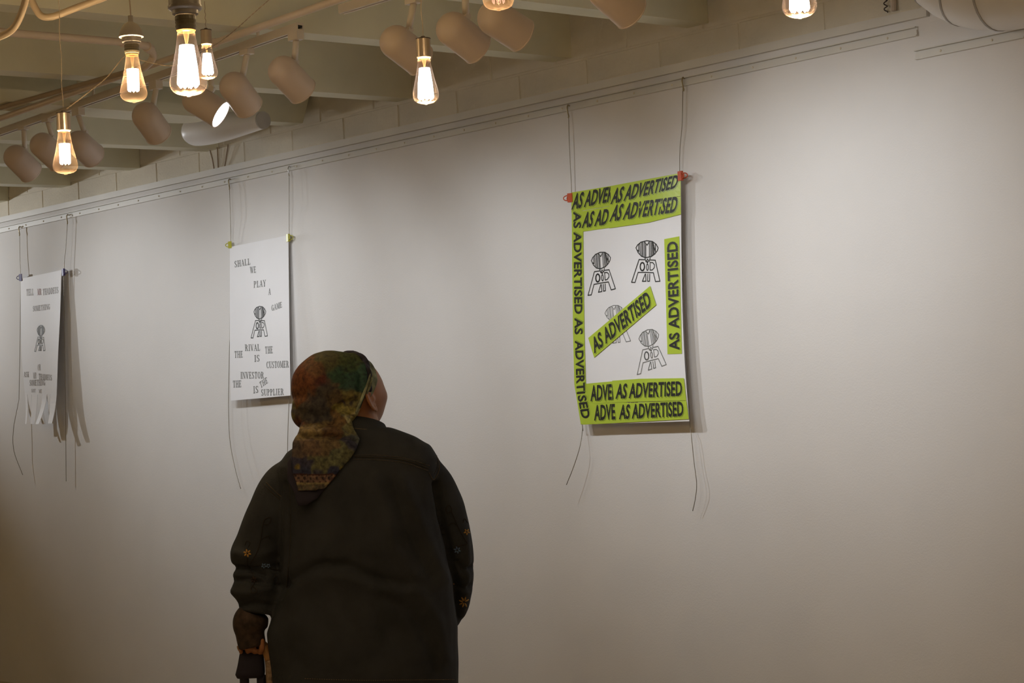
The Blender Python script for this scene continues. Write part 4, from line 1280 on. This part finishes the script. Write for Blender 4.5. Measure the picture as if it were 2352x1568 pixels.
# seams and stitching
surf_line([(815, 1049), (870, 1050), (930, 1057), (985, 1075)], 0.0018, M['seam'], 'yoke_seam', n=8)
surf_line([(812, 1054), (870, 1056), (930, 1063), (985, 1081)], 0.0011, M['stitch'], 'yoke_stitching', n=16, dash=True)
surf_line([(812, 1045), (870, 1045), (930, 1052), (988, 1070)], 0.0011, M['stitch'], 'yoke_stitching', n=16, dash=True)
surf_line([(1006, 1050), (1009, 1075), (1003, 1092), (995, 1101), (985, 1084)], 0.0015, M['stitch'], 'shoulder_stitching', n=10, dash=True)
surf_line([(1003, 1046), (1005, 1072), (998, 1088)], 0.0015, M['seam'], 'armhole_seam', n=6)
surf_line([(612, 1108), (632, 1128), (646, 1140)], 0.0016, M['stitch'], 'shoulder_stitching', n=10, dash=True)
surf_line([(606, 1112), (628, 1134), (643, 1146)], 0.0014, M['seam'], 'armhole_seam', n=8)
surf_line([(664, 1085), (668, 1180), (666, 1260), (655, 1380), (640, 1500), (638, 1560)], 0.0015, M['seam'], 'back_seam', n=8)
surf_line([(700, 1558), (830, 1562), (950, 1561), (1045, 1560)], 0.0013, M['stitch'], 'hem_stitching', n=24, dash=True)

# embroidery on the sleeves
def flower(u, v, r_px, material, petals=6, centre=True):
    c = hit(u, v, 0.003)
    if c is None: return
    mb = MB()
    for k in range(petals):
        a = 2 * math.pi * k / petals + 0.3
        p0 = hit(u + 0.25 * r_px * math.cos(a), v + 0.25 * r_px * math.sin(a), 0.003) or c
        p1 = hit(u + r_px * math.cos(a), v + r_px * math.sin(a), 0.003) or p0
        if (p1 - p0).length > 0.03 or (p1 - p0).length < 1e-4: continue
        mb.tube([p0, p0 * .5 + p1 * .5, p1], [0.0012, 0.0030, 0.0014], 6)
    o = mb.build('embroidered_flower', material, jacket)
    if centre:
        cb = MB(); ellipsoid(cb, c, Vector((0.0022, 0, 0)), Vector((0, 0.0022, 0)), Vector((0, 0, 0.0022)), 8, 6)
        cb.build('flower_centre', M['thread_d'], o)
flower(568, 1270, 9, M['thread_y']); flower(583, 1331, 7, M['cuff'])
flower(606, 1299, 6, M['thread_b'], 5); flower(616, 1299, 5, M['thread_b'], 5)
flower(1072, 1221, 7, M['thread_y'], 5); flower(1050, 1263, 8, M['thread_b'], 6); flower(1066, 1382, 12, M['thread_y'], 8, False)
for L in [[(562, 1252), (566, 1242), (574, 1246), (570, 1256)], [(568, 1280), (570, 1300), (598, 1297)], [(570, 1300), (583, 1322)], [(620, 1305), (645, 1310)],
          [(575, 1295), (592, 1262), (600, 1230), (606, 1195), (622, 1188), (618, 1202), (606, 1204)], [(600, 1238), (616, 1230), (620, 1238)], [(580, 1345), (590, 1355), (582, 1362), (576, 1352), (584, 1340)],
          [(632, 1318), (640, 1330), (634, 1340), (628, 1330), (634, 1320)]]:
    surf_line(L, 0.0013, M['thread_d'], 'embroidered_stem', lift=0.002)
for L in [[(1028, 1180), (1024, 1168), (1032, 1160), (1038, 1172), (1030, 1178)], [(1036, 1172), (1048, 1200), (1060, 1225), (1074, 1248)], [(1030, 1208), (1040, 1201), (1050, 1206)], [(1064, 1200), (1068, 1190), (1074, 1200)], [(1036, 1270), (1050, 1255), (1072, 1250)]]:
    surf_line(L, 0.0014, M['thread_d'], 'embroidered_stem', lift=0.002)

# collar
mb = MB()
nC = 40
def collar_ring(vb, vf, rad, dd):
    r = []
    for i in range(nC):
        t = 2 * math.pi * i / nC
        back = 0.5 - 0.5 * math.sin(t)          # 1 at the camera side
        v = vb * back + vf * (1 - back)
        v += 9 * math.cos(t)
        c = pp(832, v, dd)
        r.append(c + Rh * rad * 1.06 * math.cos(t) + Fh * rad * math.sin(t))
    return r
R1 = collar_ring(1001, 1015, 0.092, 0.016); R2 = collar_ring(982, 998, 0.080, 0.018); R3 = collar_ring(956, 984, 0.067, 0.020)
R4 = collar_ring(957, 985, 0.062, 0.020); R5 = collar_ring(990, 1005, 0.066, 0.018)
mb.loft([R1, R2, R3, R4, R5], cap=False)
mb.build('collar', M['jacket'], jacket, smooth=True)
mb = MB()
cs = collar_ring(984, 1000, 0.0815, 0.018)
mb.tube(cs + [cs[0]], 0.0014, 5, cap=False)
mb.build('collar_stitching', M['stitch'], jacket)

# cuff turned back to show its lining
wr = [pp(586, 1404, -0.016), pp(577, 1424, -0.016), pp(573, 1442, -0.016), pp(576, 1466, -0.016), pp(580, 1484, -0.016)]
cm = MB(); cm.tube(spline(wr, 4), [0.046 + 0.010 * math.sin(min(1, i / 10) * math.pi) - 0.0002 * i for i in range(17)], 18)
finish(remesh(cm, 0.006, 4), 'sleeve_cuff', M['cuff'], jacket)

# --- body: head, neck, trunk, arms, hands and legs as one surface
bmesh_ = MB()
ellipsoid(bmesh_, HEAD, Hf, Hr, Hu, 64, 44, head_fn)
bmesh_.tube([HEAD - Hu * 0.05 - Hf * 0.015, pp(826, 970, 0.02), pp(832, 1010, 0.015)], [0.058, 0.057, 0.066], 20)
bmesh_.loft([rowring(r, 0.84) for r in ROWS[1:]])
# right ear
ec = HEAD + Hr * 0.0775 - Hf * 0.016 - Hu * 0.018
eo = (Hr * 0.80 - Hf * 0.60).normalized()             # ears stand off a little to the back
ef = (Hu.cross(eo)).normalized()
eu = (Hu * 0.95 - Hf * 0.30).normalized()
for sgn, e_c, e_o in ((1, ec, eo), (-1, HEAD - Hr * 0.0775 - Hf * 0.016 - Hu * 0.018, (-Hr * 0.80 - Hf * 0.60).normalized())):
    back = -(Hf * 0.85 - e_o * 0.5).normalized()
    loop = []
    for i in range(15):
        a = math.radians(-70 + 290 * i / 14)
        loop.append(e_c + e_o * 0.006 + back * (0.016 * math.cos(a - 0.6) + 0.004) + eu * (0.033 * math.sin(a - 0.6)) * 1.0)
    bmesh_.tube(loop, [0.0055] * 12 + [0.006, 0.0065, 0.0065], 8)
    ellipsoid(bmesh_, e_c + back * 0.006 + e_o * 0.001, back * 0.017, e_o * 0.006, eu * 0.029, 12, 8)
    ellipsoid(bmesh_, e_c - eu * 0.032 + Hf * 0.003 + e_o * 0.004, Hf * 0.008, e_o * 0.006, Hu * 0.011, 10, 8)
for A, hand in ((ARM_L, True), (ARM_R, True)):
    P_, R_ = arm_path(A, 0.62)
    bmesh_.tube(P_, [max(r, 0.024) for r in R_], 14)
# left hand closing on the cane
CANE = [pp(548, 1490, -0.002), pp(566, 1482, -0.005), pp(588, 1477, -0.008), pp(604, 1482, -0.012), pp(614, 1498, -0.018), pp(620, 1522, -0.026), pp(622, 1568, -0.036)]
bmesh_.tube([pp(587, 1420, -0.015), pp(581, 1460, -0.012), pp(580, 1474, -0.010)], [0.030, 0.027, 0.030], 14)
gx = (CANE[3] - CANE[1]).normalized()                 # along the grip
ellipsoid(bmesh_, pp(579, 1470, -0.008), gx * 0.042, Fh * 0.030, Zv * 0.017, 16, 10)
for k, (s_, ln, rr) in enumerate([(-0.032, 0.92, 0.0085), (-0.011, 1.0, 0.009), (0.010, 0.97, 0.009), (0.031, 0.82, 0.0082)]):
    c = pp(578, 1479, -0.006) + gx * s_
    path = []
    for i in range(9):
        a = math.radians(75 - 250 * ln * i / 8)
        rad = 0.026
        path.append(c + Fh * rad * math.cos(a) + Zv * rad * math.sin(a))
    bmesh_.tube(path, [rr * (1.12 - 0.035 * i) for i in range(9)], 8)
c = pp(578, 1479, -0.006) + gx * 0.036
bmesh_.tube([pp(590, 1468, -0.022), c + Zv * 0.012 - Fh * 0.024, c - Zv * 0.010 - Fh * 0.027, c - Zv * 0.026 - Fh * 0.012 - gx * 0.012], [0.012, 0.011, 0.010, 0.008], 8)
# right hand, resting in front of the body
rh = pp(900, 1424, 0.385)
hd_ = (pp(885, 1424, 0.40) - pp(930, 1427, 0.365)).normalized()
ellipsoid(bmesh_, rh, hd_ * 0.050, Zv * 0.038, hd_.cross(Zv) * 0.016, 16, 10)
for k, (s_, ln) in enumerate([(-0.027, 0.058), (-0.009, 0.070), (0.009, 0.074), (0.027, 0.066)]):
    p0 = rh + hd_ * 0.040 + Zv * s_
    cv = -hd_.cross(Zv) if (hd_.cross(Zv)).dot(Fh) > 0 else hd_.cross(Zv)
    bmesh_.tube([p0, p0 + hd_ * ln * 0.45, p0 + hd_ * ln * 0.8 + cv * 0.012, p0 + hd_ * ln * 0.95 + cv * 0.026], [0.0098, 0.009, 0.0085, 0.0075], 8)
bmesh_.tube([rh - hd_ * 0.01 + Zv * 0.028, rh + hd_ * 0.02 + Zv * 0.050, rh + hd_ * 0.045 + Zv * 0.056], [0.013, 0.011, 0.009], 8)
# legs
hipc = pp(840, 1568, 0.0); hz = hipc.z
LEG = []
for s_ in (-1, 1):
    hx = Vector((hipc.x, hipc.y, 0)) + Rh * s_ * 0.115
    LEG.append((s_, hx))
    bmesh_.tube([hx + Zv * (hz + 0.10), hx + Zv * 0.52, hx + Zv * 0.44 - Fh * 0.005, hx + Zv * 0.28 - Fh * 0.012, hx + Zv * 0.07], [0.095, 0.070, 0.062, 0.058, 0.040], 14)
bm_body = remesh(bmesh_, 0.0042, 4)
finish(bm_body, 'body', M['skin'], person)
for s_ in (-1, 1):
    eb = MB()
    ellipsoid(eb, HEAD + Hf * 0.076 + Hr * s_ * 0.031 + Hu * 0.004, Hf * 0.011, Hr * 0.012, Hu * 0.009, 12, 8)
    eb.build('eye', M['eye'], person, smooth=True)
# trousers and shoes
tm = MB()
tm.loft([ring(Vector((hipc.x, hipc.y, hz + 0.06)), 0.22, 0.15), ring(Vector((hipc.x, hipc.y, hz - 0.05)), 0.225, 0.15), ring(Vector((hipc.x, hipc.y, hz - 0.12)), 0.21, 0.14)])
for s_, hx in LEG:
    tm.tube([hx + Zv * (hz + 0.02), hx + Zv * 0.45, hx + Zv * 0.28, hx + Zv * 0.055], [0.108, 0.092, 0.088, 0.086], 18)
finish(remesh(tm, 0.011, 4), 'trousers', M['trouser'], person)
for s_, hx in LEG:
    sm = MB()
    rings = []
    for f, hw, hh in [(-0.095, 0.020, 0.022), (-0.085, 0.036, 0.040), (-0.03, 0.040, 0.046), (0.05, 0.043, 0.036), (0.12, 0.046, 0.026), (0.165, 0.036, 0.020), (0.180, 0.016, 0.014)]:
        c = hx + Fh * f + Zv * hh
        rings.append([c + Rh * hw * math.cos(t) + Zv * hh * math.sin(t) for t in [2 * math.pi * i / 16 for i in range(16)]])
    sm.loft(rings)
    sm.build('shoe', M['shoe'], person, smooth=True)

# --- headscarf
sc = MB()
def scarf_fn(d):
    k = head_fn(d)
    z = d.z
    return Vector((d.x * (0.108 if d.x > 0 else 0.112), d.y * 0.090, d.z * (0.128 if d.z > 0 else 0.125)))
ellipsoid(sc, HEAD, Hf, Hr, Hu, 48, 32, scarf_fn)
ellipsoid(sc, pp(763, 890, 0.02), Rh * 0.126, Fh * 0.100, Zv * 0.115, 40, 24)      # gathered hair under the cloth
ellipsoid(sc, pp(741, 940, 0.005), Rh * 0.098, Fh * 0.088, Zv * 0.080, 32, 20)
TAIL = [(948, 700, 800, -0.035, 0.040), (972, 690, 808, -0.064, 0.040), (992, 684, 814, -0.092, 0.034), (1012, 673, 826, -0.112, 0.026), (1035, 671, 818, -0.128, 0.020), (1060, 671, 801, -0.142, 0.014), (1085, 674, 779, -0.152, 0.010), (1108, 680, 761, -0.159, 0.008), (1127, 684, 746, -0.164, 0.007)]
sc.loft([ring(pp((l + r) / 2, v, d), (r - l) / 2 * MPP, h, 30, 2.6) for v, l, r, d, h in TAIL])
sm_ = remesh(sc, 0.0042, 5)
bm = bmesh.new(); bm.from_mesh(sm_)
pl_co = pp(852, 850, -0.05)                            # the rim runs from the brow down behind the ear
pl_no = (pp(819, 944, -0.05) - pl_co).cross(Hr).normalized()
if pl_no.dot(Hf) < 0: pl_no = -pl_no
bvh_sc = BVHTree.FromPolygons([v.co.copy() for v in bm.verts], [tuple(v.index for v in f.verts) for f in bm.faces])
bmf = bm.copy()
bmesh.ops.bisect_plane(bm, geom=bm.verts[:] + bm.edges[:] + bm.faces[:], plane_co=pl_co, plane_no=pl_no)
dele = []
for f in bm.faces:
    c_ = f.calc_center_median()
    uu, vv = proj(c_)
    if (c_ - pl_co).dot(pl_no) > 0 and vv < 978 and (c_ - HEAD).dot(Fh) > -0.10:
        dele.append(f)
bmesh.ops.delete(bm, geom=dele, context='FACES')
bm.to_mesh(sm_); bm.free()
SC_CREASE = [([(690, 985), (720, 960), (760, 965), (800, 985)], 9, -0.010), ([(672, 935), (690, 950), (720, 948)], 9, -0.006), ([(765, 945), (790, 925), (820, 920)], 6, -0.009), ([(780, 955), (800, 945), (815, 948)], 7, 0.008),
             ([(700, 850), (720, 900), (715, 950)], 14, 0.005), ([(745, 850), (750, 910), (760, 960)], 12, -0.005), ([(812, 830), (828, 860), (826, 905)], 6, -0.006), ([(835, 835), (845, 870), (835, 910), (820, 935)], 6, 0.006)]
SC_CREASE += [([(690, 1000), (694, 1060), (700, 1120)], 6, -0.006), ([(715, 1005), (718, 1060), (722, 1125)], 7, 0.004), ([(760, 1005), (752, 1050), (742, 1125)], 8, -0.005), ([(800, 1005), (785, 1050)], 7, 0.005),
              ([(682, 995), (705, 1003), (745, 1000), (790, 1002), (824, 1012)], 5, -0.012), ([(690, 985), (720, 990), (760, 988)], 8, 0.006), ([(730, 985), (755, 965), (775, 950)], 6, -0.007), ([(800, 965), (805, 985), (818, 1000)], 5, -0.006)]
displace(sm_, SC_CREASE, 0.003, 16.0)

ANCH = [((700, 870), (0.26, 0.085, 0.035), 26), ((690, 905), (0.24, 0.09, 0.035), 24), ((722, 850), (0.24, 0.11, 0.05), 20), ((738, 870), (0.18, 0.04, 0.03), 16),
        ((760, 830), (0.13, 0.12, 0.05), 24), ((790, 820), (0.10, 0.13, 0.045), 26), ((780, 860), (0.05, 0.125, 0.08), 26), ((815, 870), (0.05, 0.13, 0.10), 24), ((805, 890), (0.05, 0.12, 0.10), 18), ((800, 845), (0.07, 0.12, 0.06), 18),
        ((745, 895), (0.10, 0.085, 0.075), 24), ((730, 935), (0.09, 0.08, 0.08), 28), ((760, 915), (0.17, 0.12, 0.07), 18), ((770, 880), (0.24, 0.16, 0.10), 10), ((695, 950), (0.12, 0.10, 0.08), 18), ((672, 930), (0.26, 0.22, 0.08), 8),
        ((800, 905), (0.30, 0.24, 0.09), 14), ((815, 912), (0.34, 0.30, 0.12), 10), ((790, 940), (0.44, 0.38, 0.12), 12), ((800, 955), (0.85, 0.78, 0.42), 9), ((775, 965), (0.28, 0.17, 0.08), 14), ((790, 920), (0.07, 0.06, 0.08), 5), ((812, 917), (0.06, 0.05, 0.07), 6),
        ((690, 970), (0.22, 0.08, 0.05), 14), ((670, 960), (0.32, 0.27, 0.09), 8), ((700, 985), (0.38, 0.28, 0.13), 16), ((735, 985), (0.33, 0.24, 0.12), 16), ((760, 990), (0.20, 0.11, 0.06), 14), ((810, 985), (0.30, 0.28, 0.14), 12), ((820, 1005), (0.14, 0.16, 0.16), 10),
        ((720, 1030), (0.24, 0.15, 0.10), 18), ((750, 1025), (0.26, 0.18, 0.10), 16), ((700, 1060), (0.06, 0.06, 0.12), 16), ((690, 1040), (0.16, 0.11, 0.09), 12), ((740, 1065), (0.22, 0.22, 0.12), 16), ((775, 1050), (0.20, 0.21, 0.12), 14), ((765, 1075), (0.04, 0.05, 0.12), 10),
        ((790, 1035), (0.20, 0.20, 0.11), 12), ((800, 1020), (0.08, 0.08, 0.13), 9), ((700, 1080), (0.05, 0.06, 0.13), 10), ((735, 1082), (0.08, 0.08, 0.12), 8), ((780, 1070), (0.30, 0.26, 0.08), 6), ((715, 1050), (0.20, 0.18, 0.10), 8), ((685, 1075), (0.34, 0.24, 0.06), 5)]
def scarf_colour(px, co):
    n = len(px)
    jit = np.array([[noise.noise(Vector(p) * 30), noise.noise(Vector(p) * 30 + Vector((7, 3, 1)))] for p in co]) * 15
    p = px + jit
    wsum = np.zeros(n); col = np.zeros((n, 3))
    for (u, v), c, r in ANCH:
        w = np.exp(-(((p[:, 0] - u) ** 2 + (p[:, 1] - v) ** 2) / (r * r * 0.8))) + 1e-9
        w = w ** 2.6
        wsum += w; col += w[:, None] * np.array(c)
    col /= wsum[:, None]
    # printed border along the tail's end
    v = px[:, 1]; u = px[:, 0]
    b1 = (v > 1091) & (v < 1108); b2 = (v >= 1108) & (v < 1112); b3 = (v >= 1112)
    dots = np.sin((u - 682) / 14.0 * 2 * np.pi) * np.cos((v - 1098) / 18 * 2 * np.pi)
    col[b1] = np.where((dots[b1] > 0.25)[:, None], np.array([0.06, 0.04, 0.05]), np.array([0.34, 0.20, 0.15]))
    col[b2] = np.array([0.42, 0.32, 0.16])
    col[b3] = np.where((dots[b3] > 0.1)[:, None], np.array([0.16, 0.15, 0.11]), np.array([0.22, 0.17, 0.12]))
    col[(v > 1088) & (v <= 1091)] = np.array([0.10, 0.03, 0.03])
    return col * np.array([0.50, 0.54, 0.62])
def paint(me):
    co = np_co(me)
    c = scarf_colour(np_proj(co), co)
    at = me.color_attributes.new('print', 'FLOAT_COLOR', 'POINT')
    at.data.foreach_set('color', np.concatenate([c, np.ones((len(c), 1))], 1).ravel())
for co_, no_ in ((pl_co + pl_no * 0.052, pl_no), (pl_co - pl_no * 0.004, -pl_no), (HEAD + Hu * 0.010, (-Hu * 0.75 + Hf * 0.66).normalized()), (HEAD - Hu * 0.006, -Hu)):
    bmesh.ops.bisect_plane(bmf, geom=bmf.verts[:] + bmf.edges[:] + bmf.faces[:], plane_co=co_, plane_no=no_, clear_outer=True)
for v_ in bmf.verts:
    q_ = v_.co - HEAD
    k_ = 0.955 - 0.3 * max(0.0, (v_.co - pl_co).dot(pl_no))
    v_.co = HEAD + q_ * k_
fcm = bpy.data.meshes.new('forehead_cloth'); bmf.to_mesh(fcm); bmf.free()
paint(sm_)
scarf = finish(sm_, 'headscarf', M['scarf'], person)
sol = scarf.modifiers.new('cloth', 'SOLIDIFY'); sol.thickness = 0.003; sol.offset = -1
ul = MB()
ul.loft([ring(pp((l + r) / 2, v, d), (r - l) / 2 * MPP, 0.007, 24) for v, l, r, d in [(1030, 676, 760, -0.112), (1060, 661, 760, -0.135), (1100, 661, 752, -0.147), (1128, 676, 742, -0.155), (1145, 680, 728, -0.160), (1160, 684, 705, -0.163)]])
ul.build('scarf_underlayer', M['navy'], person, smooth=True)
fc_ = finish(fcm, 'forehead_cloth', M['cream_band'], person)
sol2 = fc_.modifiers.new('cloth', 'SOLIDIFY'); sol2.thickness = 0.003
# dark twisted band along the front edge of the scarf
RIMC = HEAD - pl_no * (HEAD - pl_co).dot(pl_no)
def edge_pt(ang):
    """point on the scarf's rim: angle measured round the head from the right ear over the crown"""
    e1 = (Hr - pl_no * Hr.dot(pl_no)).normalized(); e2 = (Hu - pl_no * Hu.dot(pl_no)).normalized()
    d = e1 * math.cos(ang) + e2 * math.sin(ang)
    loc, nor, idx, dist = bvh_sc.ray_cast(RIMC + d * 0.3, -d)
    return loc if loc is not None else RIMC + d * 0.1
arc = [edge_pt(math.radians(a)) for a in range(0, 181, 6)]
bd = MB()
for ph in (0, math.pi):
    path = [p + (pl_no * math.cos(i * 0.7 + ph) + (p - HEAD).normalized() * math.sin(i * 0.7 + ph)) * 0.0065 + pl_no * 0.011 - (p - HEAD).normalized() * 0.004 for i, p in enumerate(arc)]
    bd.tube(spline(path, 3), 0.0088, 8)
finish(remesh(bd, 0.0035, 2), 'headband', M['band'], person)
for pts in ([(851, 858, -0.050), (845, 880, -0.060), (835, 905, -0.068), (824, 932, -0.072), (817, 948, -0.072)], [(856, 862, -0.046), (851, 882, -0.056), (842, 905, -0.062)]):
    st = MB(); kk = 4 * (len(pts) - 1) + 1
    st.tube(spline([pp(u, v, d) for u, v, d in pts], 4), [0.0046 * math.sin(math.pi * (0.08 + 0.84 * i / (kk - 1))) ** 0.6 for i in range(kk)], 8)
    st.build('scarf_strand', M['cream_band'], person, smooth=True)

# --- cane (held in the left hand) and the dark pouch
ground = Vector((CANE[-1].x, CANE[-1].y, 0.0)) + Rh * 0.02
ct = thing('walking_cane', ground, 'brown walking cane with a curved handle and shiny wrapped shaft', 'cane')
Pc = spline(CANE, 6)
MB().tube(Pc[:30], [0.011 + 0.004 * min(1, i / 10) for i in range(30)], 14).build('handle', M['cane'], ct, smooth=True)
MB().tube(Pc[29:] + [CANE[-1] * 0.7 + ground * 0.3, ground + Zv * 0.03], 0.0148, 14).build('shaft', M['foil'], ct, smooth=True)
MB().lathe([(0.0001, 0.0), (0.019, 0.0), (0.020, 0.006), (0.016, 0.035), (0.0145, 0.045)], ground, Zv, 16).build('rubber_tip', M['shoe'], ct, smooth=True)
pt = thing('pouch', pp(575, 1556, 0.0), 'dark navy cloth pouch hanging from the hand that holds the cane', 'pouch')
pm = MB()
pm.loft([ring(pp((l + r) / 2, v, 0.0), (r - l) / 2 * MPP, h, 24, 3.0) for v, l, r, h in [(1490, 553, 600, 0.016), (1500, 550, 604, 0.024), (1525, 546, 608, 0.030), (1548, 540, 609, 0.028), (1557, 545, 606, 0.016)]])
finish(remesh(pm, 0.006, 3), 'bag', M['navy'], pt)
for u in (561, 600):
    MB().tube(spline([pp(u, 1550, 0.0), pp(u + 1, 1580, 0.0), pp(u + 3, 1640, 0.002), pp(u + 1, 1690, 0.0)], 3), 0.0145, 8).build('strap_end', M['navy'], pt, smooth=True)
MB().tube(spline([pp(566, 1494, 0.0), pp(572, 1482, 0.0), pp(584, 1482, 0.0), pp(590, 1494, 0.0)], 4), 0.005, 8).build('strap', M['navy'], pt, smooth=True)
